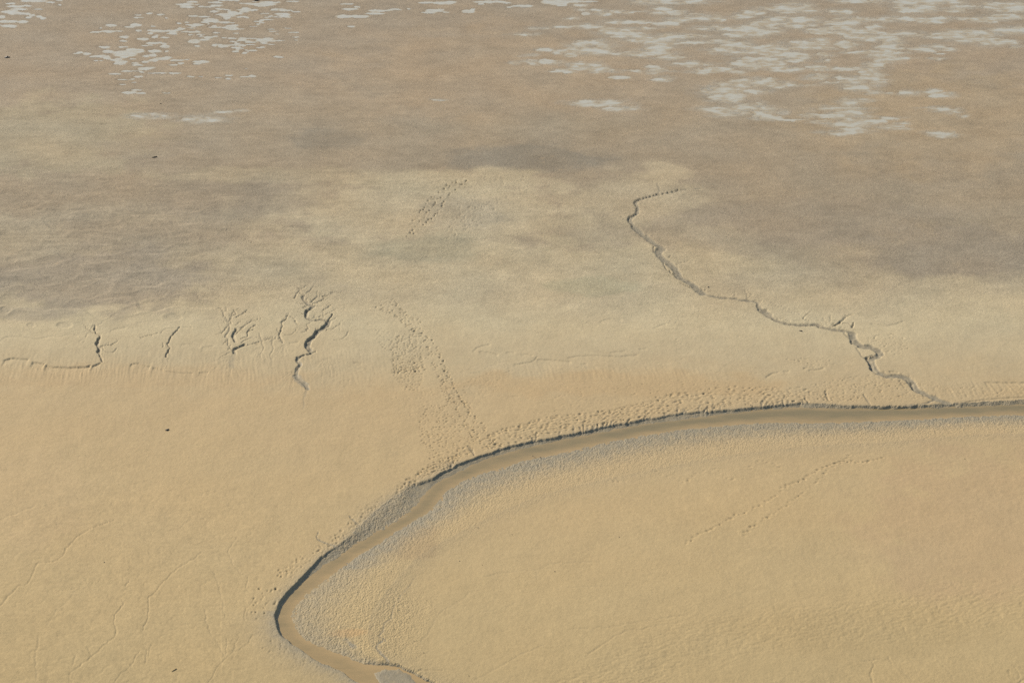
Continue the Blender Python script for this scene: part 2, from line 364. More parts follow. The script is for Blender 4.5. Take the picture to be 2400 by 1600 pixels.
G(R2, [(1740, 1210), (1745, 1140)], .13, .08, .2); G(R2, [(1970, 1270), (1975, 1180), (1925, 1100)], .14, .08, .2); G(R2, [(1975, 1180), (2060, 1165)], .12, .06, .2); G(R2, [(1985, 1250), (2070, 1170)], .12, .06, .2)
G(R3, [(960, 530), (1000, 460), (1090, 390)], .22, .14, .3, (1, .4)); G(R3, [(1010, 545), (1100, 550)], .2, .1, .3); G(R3, [(330, 490), (390, 450)], .16, .1, .6)
G(R3, [(1540, 650), (1620, 605), (1650, 560), (1740, 510), (1840, 440)], .36, .24, .4, (1.1, .4)); G(R3, [(1868, 690), (1892, 595)], .26, .22, .4); G(R3, [(1670, 605), (1790, 610), (1860, 640)], .22, .12, .3)
G(R3, [(1330, 510), (1360, 560), (1400, 600)], .14, .06, .1); G(R3, [(1440, 570), (1460, 530), (1470, 470)], .16, .08, .1); G(R3, [(1490, 640), (1530, 600)], .18, .1, .2); G(R3, [(1720, 500), (1700, 530)], .14, .1, .2)
for q in range(26):   # rills feeding it from the far side
    x0 = 330 + q * 24 + rng.uniform(-8, 8); y0 = 250 + (x0 - 330) * .38 + rng.uniform(-10, 10)
    G(R3, [(x0, y0), (x0 + rng.uniform(10, 40), y0 - rng.uniform(30, 60))], .1, .035, .05)
# rills beside the creek and cracks in the foreground
G(C1, [(1320, 150), (1370, 190), (1450, 270), (1530, 315), (1620, 345), (1680, 370)], .24, .08, .9, (.7, 1.6)); G(C1, [(940, 370), (910, 430), (960, 490), (1100, 530), (1200, 590), (1300, 640)], .24, .08, .9, (.6, 1.8))
G(C1, [(1590, 330), (1450, 400), (1350, 460), (1250, 520)], .18, .08, .5); G(C1, [(1630, 55), (1700, 35)], .18, .12, .4); G(C1, [(1640, 80), (1740, 65)], .15, .1, .4)
G(C2, [(2230, 150), (2120, 290), (1990, 450), (1930, 530), (1900, 650), (1880, 720), (1790, 790), (1770, 880), (1735, 950)], .16, .045, .5, (.4, 1.5)); G(C2, [(1735, 950), (1815, 1010)], .2, .06, .7)
G(C2, [(1760, 1010), (1690, 1090), (1780, 1200), (1850, 1280)], .3, .05, .9); G(C2, [(1280, 990), (1400, 1090)], .6, .03, .8); G(C2, [(2170, 1445), (2250, 1410), (2380, 1400)], .16, .08, .2)
CR = [([(0, 1040), (60, 970), (130, 905), (185, 890), (240, 790), (260, 745), (400, 720), (500, 590), (620, 510), (780, 450)], .14, .042),
      ([(1390, 660), (1330, 710), (1180, 810), (1060, 950), (1025, 985), (1015, 1110), (985, 1200)], .15, .05),
      ([(840, 990), (855, 1015), (820, 1060), (780, 1130), (800, 1220), (740, 1290), (640, 1370), (610, 1400), (500, 1480), (480, 1510), (500, 1560)], .14, .05),
      ([(625, 1360), (600, 1320)], .1, .04), ([(520, 1370), (450, 1310)], .1, .04), ([(520, 1375), (500, 1450)], .1, .04), ([(265, 1230), (245, 1400), (255, 1540)], .11, .04),
      ([(1640, 560), (1580, 640), (1580, 700), (1640, 790), (1700, 830), (1700, 930), (1760, 980), (1690, 1060), (1690, 1130), (1750, 1180), (1830, 1205)], .14, .03),
      ([(1830, 1205), (1740, 1240), (1700, 1300), (1600, 1360), (1520, 1430), (1470, 1500), (1430, 1560)], .14, .035),
      ([(1545, 1385), (1500, 1290), (1430, 1190), (1415, 1060)], .12, .03), ([(1550, 1380), (1560, 1260)], .1, .03), ([(1600, 1360), (1640, 1250)], .1, .03), ([(1500, 1300), (1440, 1270)], .1, .025),
      ([(1470, 800), (1520, 950), (1540, 1080), (1590, 1150)], .12, .025), ([(1000, 1420), (1010, 1330)], .12, .035), ([(1020, 1380), (1035, 1300)], .12, .035),
      ([(955, 1345), (900, 1440), (830, 1500), (780, 1568)], .12, .04), ([(0, 445), (120, 400), (250, 350)], .1, .03), ([(0, 1228), (110, 1220)], .1, .02),
      ([(680, 930), (560, 910), (480, 985), (380, 1080), (320, 1180)], .1, .025), ([(1230, 520), (1290, 450), (1430, 440)], .1, .02), ([(1380, 280), (1450, 240), (1560, 220)], .12, .025),
      ([(855, 905), (890, 860)], .18, .05), ([(780, 900), (850, 905)], .12, .03), ([(390, 480), (395, 420)], .1, .02), ([(540, 440), (560, 410)], .1, .02)]
for p, w, d in CR: G(A0, p, w * 1.15, d * (1.5 if p[0][0] < 5 else .95), .08)
for p, w, d in [([(1010, 830), (1180, 800), (1350, 790), (1420, 755), (1560, 742), (1800, 730)], .12, .03), ([(1345, 790), (1345, 850)], .1, .02), ([(1470, 920), (1640, 905), (1800, 900)], .1, .02),
                ([(880, 930), (850, 980), (730, 1050), (650, 1120), (600, 1220), (540, 1300)], .1, .02), ([(1200, 1010), (1100, 1060), (960, 1080), (880, 1130)], .1, .018),
                ([(640, 1340), (540, 1380), (480, 1440)], .1, .02), ([(690, 1480), (560, 1480), (495, 1503)], .12, .05), ([(920, 1540), (1010, 1500), (1150, 1420), (1260, 1360), (1400, 1310)], .1, .03),
                ([(1600, 1200), (1800, 1190), (1950, 1165), (2100, 1140), (2349, 1105)], .14, .04), ([(1700, 1370), (1850, 1270), (1960, 1210), (2100, 1190), (2349, 1150)], .14, .04)]:
    G(A1, p, w, d, .1)
for p, w, d in [([(2240, 1480), (2260, 1520), (2300, 1540), (2320, 1500), (2260, 1440)], .14, .04), ([(2349, 1470), (2290, 1450)], .12, .04), ([(2310, 1568), (2349, 1540)], .14, .05),
                ([(1290, 1400), (1320, 1440), (1290, 1500), (1310, 1568)], .16, .05), ([(1420, 1380), (1440, 1420)], .14, .04), ([(1250, 1410), (1350, 1400)], .18, .05),
                ([(800, 620), (850, 720), (950, 830), (1050, 900)], .12, .012), ([(190, 520), (200, 650), (280, 790), (330, 900)], .1, .012), ([(1500, 1480), (1620, 1568)], .12, .02), ([(1750, 1400), (1900, 1568)], .12, .015)]:
    G(A2, p, w, d, .08)
for tl, ps_, w_, d_, ev, rc, sd_ in [(T1, [(1455, 600), (1530, 690), (1490, 830), (1520, 940)], .12, .07, 9, 8, 1), (T2, [(330, 760), (240, 880), (220, 950), (225, 1060)], .12, .07, 8, 8, 2),
        (T2, [(1030, 420), (1080, 510), (1165, 680), (1110, 820), (1155, 960), (1230, 1060)], .13, .09, 5, 10, 3), (T2, [(1560, 655), (1440, 770), (1435, 840)], .12, .08, 6, 8, 4), (T2, [(1265, 725), (1215, 830), (1262, 925)], .12, .06, 9, 7, 5),
        (T2, [(1900, 880), (1650, 850), (1470, 870)], .11, .06, 7, 8, 6), (T3, [(890, 410), (865, 460), (1060, 600)], .13, .09, 5, 14, 7), (T3, [(790, 280), (870, 420)], .12, .07, 5, 9, 8), (T3, [(1010, 525), (1120, 450), (1290, 405), (1480, 335)], .12, .08, 5, 10, 9),
        (T3, [(1020, 300), (940, 370)], .11, .06, 5, 9, 10), (T3, [(1060, 610), (925, 780), (1060, 865)], .12, .06, 8, 11, 11), (T3, [(1340, 880), (1190, 1030), (950, 1290)], .12, .05, 12, 8, 12), (T3, [(590, 780), (470, 890), (428, 1110), (495, 1270)], .12, .07, 7, 8, 13),
        (R1, [(1500, 240), (910, 385), (890, 490), (765, 695), (960, 990)], .11, .05, 13, 9, 14), (R2, [(60, 80), (350, 440), (680, 760), (1160, 1160)], .12, .06, 7, 10, 15), (R3, [(420, 480), (900, 600), (1310, 640), (1800, 700)], .12, .07, 7, 10, 16),
        (R3, [(1880, 800), (1940, 970), (2200, 1000)], .12, .07, 8, 10, 17), (R4, [(820, 540), (650, 700), (740, 880)], .12, .07, 7, 9, 18), (R4, [(860, 900), (1330, 960), (1650, 1240), (1850, 1330)], .12, .07, 6, 10, 19), (R3, [(1540, 650), (1650, 560), (1840, 440)], .14, .1, 5, 9, 20)]:
    twigs(Z(*tl, ps_), w_, d_, ev, rc, sd_)
# the thread of the ebb inside the wider beds
for tl, ps_ in [(R1, [(1700, 170), (1500, 225), (1250, 270), (1050, 325), (900, 370), (838, 420), (870, 490), (870, 580), (850, 630), (740, 695), (750, 780), (800, 860)]), (R2, [(450, 680), (640, 830), (690, 880)]), (R3, [(120, 300), (200, 410), (420, 540), (560, 600), (900, 640), (1200, 630), (1300, 690), (1600, 745)]),
                (R4, [(450, 430), (620, 425), (700, 470), (790, 560), (650, 640)]), (R4, [(880, 945), (1000, 972), (1200, 965), (1310, 1030), (1390, 1150)]), (T3, [(1280, 940), (1180, 1010), (1040, 1130), (900, 1290)]), (T4, [(765, 450), (765, 520), (812, 575), (745, 680)])]:
    gully(Z(*tl, ps_), .20, .25, .7, 3, (.8, 1))
for (fu, fv, n_, sp_, L_) in [(236, 852, 9, 1.2, 55), (392, 838, 9, 1.0, 45), (545, 832, 16, 1.2, 75), (608, 812, 9, .8, 60), (668, 806, 8, .8, 55), (690, 868, 12, 1.1, 70), (765, 835, 8, .9, 60)]:
    for k in range(n_):   # fans of run-off below the gully mouths
        a_ = math.pi / 2 + sp_ * ((k + .5) / n_ - .5) * 2 * .9 + rng.uniform(-.08, .08) + .25; q = L_ * rng.uniform(.5, 1.1)
        gully([(fu + 6 * math.cos(a_), fv + 3), (fu + q * .5 * math.cos(a_) + rng.uniform(-3, 3), fv + q * .42 * math.sin(a_)), (fu + q * 1.1 * math.cos(a_), fv + q * .85 * math.sin(a_))], .15, .035, .05, 2, (1, .4))
for b_ in ([(520, 780), (536, 760), (545, 735), (560, 722)], [(545, 790), (566, 770), (590, 752), (612, 748)], [(575, 810), (612, 800), (640, 792), (668, 800)], [(690, 700), (702, 682), (722, 668)], [(712, 720), (745, 708), (775, 690), (800, 684)],
           [(735, 745), (762, 738), (790, 722)], [(700, 760), (688, 745), (672, 735)], [(742, 770), (770, 772), (800, 760)], [(330, 790), (352, 785), (380, 778)], [(236, 812), (262, 806), (276, 798)], [(222, 780), (205, 770), (196, 758)]):
    gully(b_, .17, .12, .2, 3, (1.3, .5)); twigs(b_, .12, .08, 6, 9, 31)
# scarps
S = lambda tile, pts, h, back=1.6, br=0.0, sd=0: scarp(Z(*tile, pts), h, back, 3, br, sd)
S(T1, [(70, 1060), (140, 1030), (250, 1030), (440, 1045)], .14, 2.2, .1, 1); S(T1, [(500, 1085), (600, 1100), (680, 1120), (780, 1158), (900, 1163), (1000, 1172), (1280, 1168), (1390, 1145)], .17, 2.4, .08, 2); S(T1, [(1420, 1150), (1540, 1105)], .14, 2)
S(T1, [(2010, 1118), (2100, 1110), (2200, 1150), (2350, 1170), (2500, 1215)], .10, 2, .15, 3); S(T2, [(100, 1345), (180, 1365), (400, 1385), (700, 1385), (900, 1350)], .07, 1.6, .2, 4)
S(T1, [(0, 765), (60, 725), (150, 700), (330, 700), (540, 735), (650, 715), (800, 685), (920, 700), (1050, 660), (1200, 685)], .05, 1.0); S(T1, [(1700, 610), (1760, 585), (1940, 555)], .06, 1); S(T1, [(2100, 490), (2350, 460)], .04, 1.2)
S(T2, [(110, 765), (180, 715), (260, 700), (380, 690), (600, 692)], .05, 1); S(T2, [(420, 965), (520, 940), (620, 955), (720, 975)], .06, .8); S(T2, [(750, 995), (920, 975)], .06, .8); S(T2, [(750, 1018), (1000, 1010), (1110, 1018)], .05, .8); S(T2, [(640, 595), (800, 575), (960, 545)], .03, .8)
S(T3, [(620, 1270), (780, 1253)], .08, .6); S(T4, [(1800, 525), (1860, 530), (1945, 545)], .08, .6)
S(F1, [(1620, 790), (1680, 745), (1760, 718), (1840, 705)], .07, 1); S(F1, [(1700, 798), (1860, 820), (1950, 840)], .10, 1); S(F1, [(2050, 815), (2160, 808)], .06, .8); S(F1, [(2160, 978), (2350, 940)], .06, .8); S(F1, [(2260, 842), (2350, 836)], .07, .8)
S(B1, [(1200, 945), (1310, 925), (1350, 885)], .07, .9); S(B1, [(1350, 908), (1470, 912), (1580, 922)], .09, .9); S(B1, [(1560, 895), (1700, 880), (1900, 887), (2040, 875)], .07, .9, .1, 5); S(B1, [(1655, 940), (1690, 938)], .07, .6)
S(B1, [(1780, 645), (1850, 625), (1930, 635)], .05, .9); S(B1, [(2150, 690), (2240, 660)], .06, .9); S(B1, [(1240, 870), (1320, 876)], .07, .7); S(B1, [(1180, 1157), (1225, 1162)], .06, .5); S(B1, [(1800, 865), (1960, 850), (2100, 830)], .06, .8, .2, 6)
S(F4, [(530, 130), (600, 85), (650, 68), (830, 50)], .08, .8, .12, 7); S(F4, [(1020, 20), (1065, 12)], .07, .6); S(F4, [(1090, 33), (1150, 40), (1220, 30), (1300, 5)], .08, .8)
S(B2, [(2080, 1062), (2200, 1066), (2352, 1063), (2500, 1066)], .09, 1.2, .05, 8); S(B2, [(1940, 1200), (2100, 1180), (2352, 1165), (2500, 1160)], .09, 1.0, .05, 9); S(B2, [(1920, 1215), (2100, 1205), (2352, 1190)], .06, .8, .1, 10)
S(B2, [(1300, 660), (1400, 677), (1520, 645)], .06, 1); S(B2, [(900, 1225), (1100, 1232), (1400, 1225), (1650, 1225), (1830, 1210)], .07, .7, .25, 11); S(B2, [(1000, 1245), (1150, 1250), (1300, 1240)], .08, .6, .1, 12)
S(R3, [(640, 530), (760, 545), (940, 557)], .07, .7); S(R2, [(1480, 1220), (1760, 1232)], .08, .6); S(R2, [(1990, 1265), (2240, 1290)], .10, .6); S(A1, [(0, 605), (60, 570), (150, 535)], .12, .7); S(R4, [(980, 865), (1140, 872)], .12, .6)
S(R3, [(880, 630), (1180, 628)], .07, .5); S(R3, [(1450, 718), (1600, 742), (1800, 742)], .08, .5)
# ragged notches that the ebb cuts back into the bank
cu = np.array([c[0] for c in crest][::-1]); cvv = np.array([c[1] for c in crest][::-1])
def crest_v(u):
    m = cu > 640
    o = np.argsort(cu[m]); return float(np.interp(u, cu[m][o], cvv[m][o]))
ucur = 1030.0
while ucur < 1900:
    vc = crest_v(ucur)
    big = 1.5 if ucur > 1250 else .9
    L = rng.uniform(3, 13) * big * rng.uniform(.5, 1.1)
    if rng.random() < .75:
        gully([(ucur, vc + 5), (ucur + rng.uniform(-3, 3), vc - L * .55), (ucur + rng.uniform(-5, 7), vc - L)], rng.uniform(.10, .30), rng.uniform(.05, .2), .7, 2, (1.3, .5))
        if rng.random() < .45:
            gully([(ucur, vc - L * .4), (ucur + rng.uniform(4, 10), vc - L * rng.uniform(.8, 1.2))], .14, .12, .5, 2, (1, .5))
    ucur += rng.exponential(13) + 4 if ucur > 1250 else rng.uniform(20, 60)
for (tu, tv) in [(1111, 1062), (1256, 1030), (1059, 1094)]:
    for k in range(4):
        gully([(tu, tv + 4), (tu + rng.uniform(-16, 8), tv - rng.uniform(8, 20))], .22, .16, .6, 2, (1, .5))

# hollows
def hollow(u, v, ru, rv, d, rim=0.0, w_=0.0):
    a, b = window(u - ru * 2.2, v - rv * 2.2, u + ru * 2.2, v + rv * 2.2)
    r = np.hypot((UU[a, b] - u) / ru, (VV[a, b] - v) / rv)
    z[a, b] -= d * (1 - ss(.7, 1.1, r)) - rim * np.exp(-((r - 1.15) / .2) ** 2)
    if w_: wet[a, b] = np.maximum(wet[a, b], w_ * (1 - ss(.7, 1.1, r)))
for (tx, ty, rx, ry) in [(985, 528, 125, 52), (475, 530, 65, 36), (95, 300, 90, 50)]:
    hollow(tx / 6.533, 680 + ty / 6.533, rx / 6.533, ry / 6.533, .06, .015, .15)
hollow(360 + 300 / 6.533, 660 + 540 / 6.533, 22, 8, .05, .01, .12); hollow(27, 612, 13, 7, .04, .012)

# prints of feet and wading birds' tracks
def prints(P, size, depth, stretch=1.35):
    P = np.asarray(P, float)
    if not len(P): return
    PX, PY = at(P[:, 0], P[:, 1])
    for k in range(len(P)):
        s = .76 * size * rng.uniform(.7, 1.2); d = 1.35 * depth * rng.uniform(.4, 1.25)
        m = s * 60
        a, b = window(P[k, 0] - m, P[k, 1] - m * .6, P[k, 0] + m, P[k, 1] + m * .6)
        dx = (X[a, b] - PX[k]) / (s * stretch); dy = (Y[a, b] - PY[k]) / (s * 1.0)
        r2 = dx * dx + dy * dy
        trod[a, b] = np.maximum(trod[a, b], np.exp(-r2 * .55) * min(1.0, depth / .085) * (stretch < 2.15))
        z[a, b] -= (d * np.exp(-r2 * 1.6) - d * .10 * np.exp(-(np.sqrt(r2) - 1.5) ** 2 * 4)).astype(f4)
def walk(tile, pts, step, jit, size, depth, side=3.0, stretch=1.35):
    p = np.array(smooth_line(Z(*tile, pts), 6)); d = np.r_[0, np.cumsum(np.hypot(*np.diff(p, axis=0).T))]
    s = np.arange(0, d[-1], step); s = s + rng.uniform(-.2, .2, len(s)) * step
    u = np.interp(s, d, p[:, 0]); v = np.interp(s, d, p[:, 1])
    sgn = np.where(np.arange(len(s)) % 2, 1, -1) * side
    P = np.c_[u + sgn * .7 + rng.normal(0, jit, len(s)), v + sgn * .5 + rng.normal(0, jit * .6, len(s))]
    prints(P + rng.normal(0, .9, P.shape) * (tile is F1 or tile is F2), size, depth * (1.25 if stretch < 2 else .95), stretch)
def scatter(poly, n, size, depth, stretch=1.4, clump=0.0):
    n = int(n * (.50 if stretch > 1.85 else .72)); depth = depth * (.85 if stretch > 1.85 else 1.1)
    q = np.array(poly, float); lo, hi = q.min(0), q.max(0); out = []
    while len(out) < n:
        c = rng.uniform(lo, hi, (n * 3, 2))
        if clump: c = c[perlin((c[:, 0] / clump).astype(f4), (c[:, 1] / clump * 1.8).astype(f4), 77) > rng.uniform(-.35, .25, len(c))]
        m = inside(c[:, 0], c[:, 1], [tuple(k) for k in poly]); out += list(c[m])
    prints(np.array(out[:n]), size, depth, stretch)
for off in (0, 1):
    walk(F1, [(570, 120), (690, 290), (860, 520), (1010, 600), (1130, 740), (1210, 950), (1300, 1150), (1430, 1390), (1590, 1560)], 9, 1.4, .15, .12)
    walk(F1, [(350, 220), (600, 330), (740, 470), (880, 560), (1000, 700), (1080, 880), (1120, 1040), (1250, 1250), (1330, 1420)], 9, 1.6, .14, .10)
walk(F1, [(450, 200), (600, 290), (720, 400), (860, 560), (940, 740), (1010, 900)], 7, 3, .13, .09); walk(F1, [(680, 250), (800, 350), (910, 380), (930, 500), (1020, 620)], 6, 2, .13, .10)
walk(F2, [(1040, 110), (1100, 240), (1180, 310), (1260, 380), (1340, 480), (1400, 590), (1420, 720)], 9, 1.3, .15, .13); walk(F2, [(930, 150), (1000, 280), (1100, 410), (1200, 520), (1260, 640), (1290, 720)], 8, 1.5, .13, .10)
scatter(Z(*F1, [(530, 650), (700, 560), (860, 560), (940, 780), (1010, 1050), (900, 1080), (700, 1070), (560, 1110), (540, 900)]), 950, .12, .07, 1.2)
scatter(Z(*F1, [(560, 120), (640, 160), (1000, 560), (1220, 900), (1480, 1400), (1640, 1568), (1280, 1480), (1060, 1000), (820, 600), (600, 380), (340, 220)]), 420, .12, .07, 1.2, 12)
scatter(Z(*F2, [(860, 20), (1040, 40), (1420, 560), (1440, 760), (1260, 740), (1000, 380)]), 240, .12, .07, 1.2, 12)
scatter(Z(*F1, [(590, 1000), (920, 1000), (920, 1075), (560, 1090)]), 170, .14, .10, 1.0)
scatter(Z(*F1, [(560, 1090), (1000, 1080), (900, 1330), (700, 1290)]), 260, .13, .05, 1.2)
scatter(Z(*F1, [(230, 420), (600, 560), (540, 900), (440, 760)]), 130, .10, .05)
scatter(Z(*F1, [(900, 1300), (1500, 1050), (2000, 900), (2200, 1100), (1700, 1500), (950, 1560)]), 520, .10, .04, 1.5, 16)
scatter([(980, 950), (1060, 950), (1120, 1020), (1110, 1060), (1060, 1085), (1010, 1080), (985, 1030)], 700, .12, .065, 1.3, 10)
scatter([(905, 925), (1000, 925), (1010, 1000), (985, 1010), (950, 960)], 90, .10, .04)
scatter([(1010, 1085), (1110, 1050), (1110, 1060), (1060, 1090), (990, 1125), (930, 1160), (925, 1140)], 320, .13, .08, 1.6)
scatter([(1130, 1058), (1250, 1026), (1250, 985), (1180, 1005), (1140, 1020)], 420, .14, .085, 1.9)
scatter([(1250, 1026), (1400, 995), (1400, 965), (1300, 975), (1250, 985)], 480, .14, .09, 2.0)
scatter([(1400, 997), (1600, 962), (1600, 915), (1500, 945), (1400, 962)], 650, .14, .09, 2.1)
scatter([(1600, 962), (1900, 938), (1900, 905), (1700, 905), (1600, 918)], 650, .14, .09, 2.1)
scatter([(1300, 905), (1500, 900), (1700, 870), (1700, 905), (1500, 940), (1300, 965)], 260, .11, .06, 2.0, 18)
scatter([(1880, 905), (1950, 890), (2060, 875), (2130, 900), (2180, 935), (1900, 942)], 620, .12, .055, 1.7)
scatter([(2150, 900), (2400, 905), (2540, 905), (2540, 925), (2250, 935)], 420, .11, .045, 1.5)
scatter([(1530, 735), (1720, 700), (1800, 760), (1780, 850), (1600, 850)], 520, .09, .03, 1.6, 20)
scatter([(2030, 790), (2090, 780), (2150, 800), (2110, 830), (2060, 840)], 260, .12, .045, 1.6)
scatter([(1350, 680), (1560, 700), (1640, 760), (1560, 760), (1420, 720)], 160, .09, .035, 1.4)
scatter(Z(*B2, [(700, 900), (1000, 900), (1050, 950), (850, 990)]), 120, .12, .05, 1.8)
scatter([(1100, 855), (1600, 840), (1900, 855), (1900, 885), (1500, 870), (1150, 880)], 300, .09, .03, 2.2)
P7 = dict(step=5.0, jit=.8, size=.15, depth=.22, side=1.2, stretch=1.2)
walk(F7, [(625, 260), (530, 330), (460, 400), (430, 460), (380, 525), (350, 550), (290, 600), (225, 670)], **P7); walk(F7, [(550, 268), (480, 320), (430, 380), (360, 460), (300, 540), (230, 610), (165, 690)], **P7)
walk(F7, [(475, 285), (440, 335), (385, 370), (340, 410), (315, 455), (265, 500), (240, 545), (195, 585)], **P7); walk(F7, [(710, 270), (640, 370), (540, 510), (480, 590)], 6, 1.5, .11, .07)
scatter(Z(*F7, [(560, 420), (720, 400), (880, 460), (720, 600), (640, 700), (430, 760), (450, 620), (540, 520)]), 620, .12, .06, 1.2)
scatter(Z(*F7, [(640, 260), (1100, 230), (1020, 400), (880, 460), (640, 400)]), 300, .11, .05, 1.4)
scatter(Z(*F7, [(1100, 220), (1344, 230), (1344, 400), (1050, 420)]), 130, .12, .035, 2.2)
scatter([(610, 408), (800, 400), (1300, 408), (1300, 418), (900, 420), (610, 416)], 260, .10, .06, 1.5)
scatter(Z(*B0, [(900, 360), (1300, 340), (1850, 380), (1900, 440), (1300, 500), (1000, 430)]), 330, .10, .05, 1.3, 12)
scatter([(640, 620), (900, 600), (1100, 640), (1100, 690), (900, 680), (640, 660)], 160, .08, .03)
walk(B0, [(1570, 20), (1700, 90), (1850, 150), (2000, 250)], 4, 1.2, .10, .05, 1.5)
walk(A2, [(1370, 20), (1230, 50), (1100, 45), (1000, 100), (960, 150), (880, 220), (760, 310), (680, 370), (580, 430), (470, 500), (400, 570)], 9, 1.5, .14, .10, 1.5, 2.16); walk(A2, [(1150, 10), (920, 115), (780, 190), (700, 225), (600, 310), (520, 360), (420, 400), (320, 440), (200, 510), (100, 555), (10, 615)], 8, 1.5, .14, .10, 1.5, 2.16)
walk(A2, [(0, 190), (70, 150), (180, 105), (250, 110), (290, 160), (440, 160), (480, 80), (540, 40), (620, 60), (690, 85)], 10, 2, .13, .06, 1, 2.4); walk(A2, [(1140, 50), (1270, 50), (1360, 20)], 9, 1.5, .12, .06, 1, 2.2)
walk(F3, [(720, 1490), (860, 1500), (1000, 1510), (1120, 1490)], 8, 2, .12, .06, 1, 2.4); walk(F3, [(1340, 1370), (1450, 1430), (1540, 1450), (1640, 1500), (1760, 1500), (1850, 1470)], 8, 1.5, .12, .07, 1, 2.4)
scatter([(590, 1375), (640, 1375), (650, 1345), (700, 1320), (690, 1340), (645, 1420), (640, 1450), (590, 1450)], 40, .15, .11, 1.3)
scatter([(640, 1340), (760, 1270), (800, 1240), (830, 1200), (900, 1160), (860, 1215), (790, 1275), (690, 1345)], 200, .14, .07, 1.4)
scatter([(600, 1480), (660, 1500), (760, 1560), (680, 1580), (620, 1540)], 70, .12, .05)
walk(A0, [(160, 960), (280, 935), (430, 930), (560, 900), (780, 850)], 5, 1, .10, .03, 1)
scatter([(1840, 1010), (2100, 1000), (2400, 990), (2400, 1020), (2100, 1050), (1860, 1060)], 260, .11, .04, 2.0)
scatter([(0, 720), (500, 700), (800, 660), (820, 700), (500, 740), (100, 760)], 220, .08, .02)

z -= cut * (1 - 0.6 * (near_creek > .999))

# ------------------------------------------------------------------ texture of the mud: lumps, streaks, rills, ripples
def region(poly, feather):
    q = np.array(poly, float)
    a, b = window(q[:, 0].min() - feather * 2, q[:, 1].min() - feather * 2, q[:, 0].max() + feather * 2, q[:, 1].max() + feather * 2)
    uu_, vv_ = UU[a, b], VV[a, b]
    ins = inside(uu_, vv_, poly); d = line_dist(uu_, vv_ * 1.0, list(poly) + [poly[0]])
    return a, b, np.where(ins, .5 + .5 * ss(0, feather, d), .5 * (1 - ss(0, feather, d)))
# lumps beside the creek: rounded knobs a few decimetres across
k1 = perlin(X / .34, Y / .42, 61) + .6 * perlin(X / .2, Y / .24, 62)
a, b, m = region([(690, 1440), (800, 1330), (900, 1330), (1000, 1420), (960, 1540), (900, 1562), (820, 1545), (720, 1500)], 40); lump[a, b] = np.maximum(lump[a, b], m * .85 * (1 - .0))
lump_in = lump * inner
z += (0.045 * k1 + 0.022 * perlin(X / .8, Y / .9, 63)) * lump_in * (0.35 + 0.65 * (z > ZW + .01))
# general unevenness
mid = ss(380, 620, VV)
z += inner * (0.014 * perlin(X / .55, Y / .6, 64) + 0.010 * perlin(X / .28, Y / .3, 65)) * (0.7 + .3 * mid)
# cuspate drapes, upper left: low steps with curved fronts
qx = X + 2.2 * perlin(X / 6, Y / 8, 71) ; qy = Y + 3.0 * perlin(X / 5, Y / 7, 72)
saw = np.mod(qy / 5.5 + .25 * qx / 6 + .6 * perlin(X / 9, Y / 6, 73), 1.0)
step = (saw - ss(.86, 1.0, saw) * saw)
mL = (1 - ss(330, 620, UU)) * ss(420, 560, VV) * (1 - ss(730, 775, VV)) + .35 * (1 - ss(500, 900, UU)) * (1 - ss(480, 560, VV)) * ss(200, 300, VV)
z += inner * mL * (.12 * step)
rd = 1 - np.abs(perlin(X / 5.5 + .4 * perlin(X / 2, Y / 2, 75), Y / 3.4, 74)) * 2
z += inner * mL * .11 * np.clip(rd - .5, 0, 1)
# wind-and-ebb streaks running left to right across the far flat
st = fbm(X / 3.2, Y / 0.9, 81, 3)
mS = (1 - ss(520, 760, VV)) * (.35 + .65 * (1 - ss(700, 1500, UU)) * ss(120, 250, VV))
z += inner * .05 * st * mS * ss(330, 420, VV) + inner * .02 * st * mS * ss(60, 330, VV) * (1 - ss(330, 420, VV))
st2 = fbm(X / 1.6 + Y / 5, Y / .5, 84, 2)
a_, b_, m_ = region([(900, 450), (1400, 410), (1500, 480), (1450, 560), (1000, 560), (700, 480)], 50); z[a_, b_] += (.022 * st2[a_, b_] * m_)
# rills running down to the creek below the scarp
rl = perlin((X + .12 * Y) / .32 + .5 * perlin(X / 2, Y / 2, 88), Y / 3.4, 87)
m1 = ss(795, 845, VV) * (1 - ss(872, 940, VV)) * (1 - ss(820, 1000, UU))
m2 = ss(845, 870, VV) * (1 - ss(880, 905, VV)) * ss(1080, 1200, UU) * (1 - ss(1600, 1800, UU)) * .6
m3 = ss(888, 900, VV) * (1 - ss(925, 935, VV)) * ss(2100, 2250, UU)
z += inner * .045 * rl * np.clip(m1 * (.55 + .45 * perlin(X / 5, Y / 5, 89)) + m2 + m3, 0, 1)
# flow-marked slope lower left
fl = fbm((X * .8 - Y * .6) / 4.0, (X * .6 + Y * .8) / 1.0, 91, 3)
mF = ss(1030, 1200, VV) * (1 - ss(560, 760, UU))
z += inner * .045 * fl * mF
fl2 = 1 - np.abs(perlin((X * .85 - Y * .3) / 2.2 + .5 * perlin(X, Y, 95), (X * .3 + Y * .85) / .8, 93)) * 2
z -= inner * .035 * np.clip(fl2 - .7, 0, 1) * mF * 2
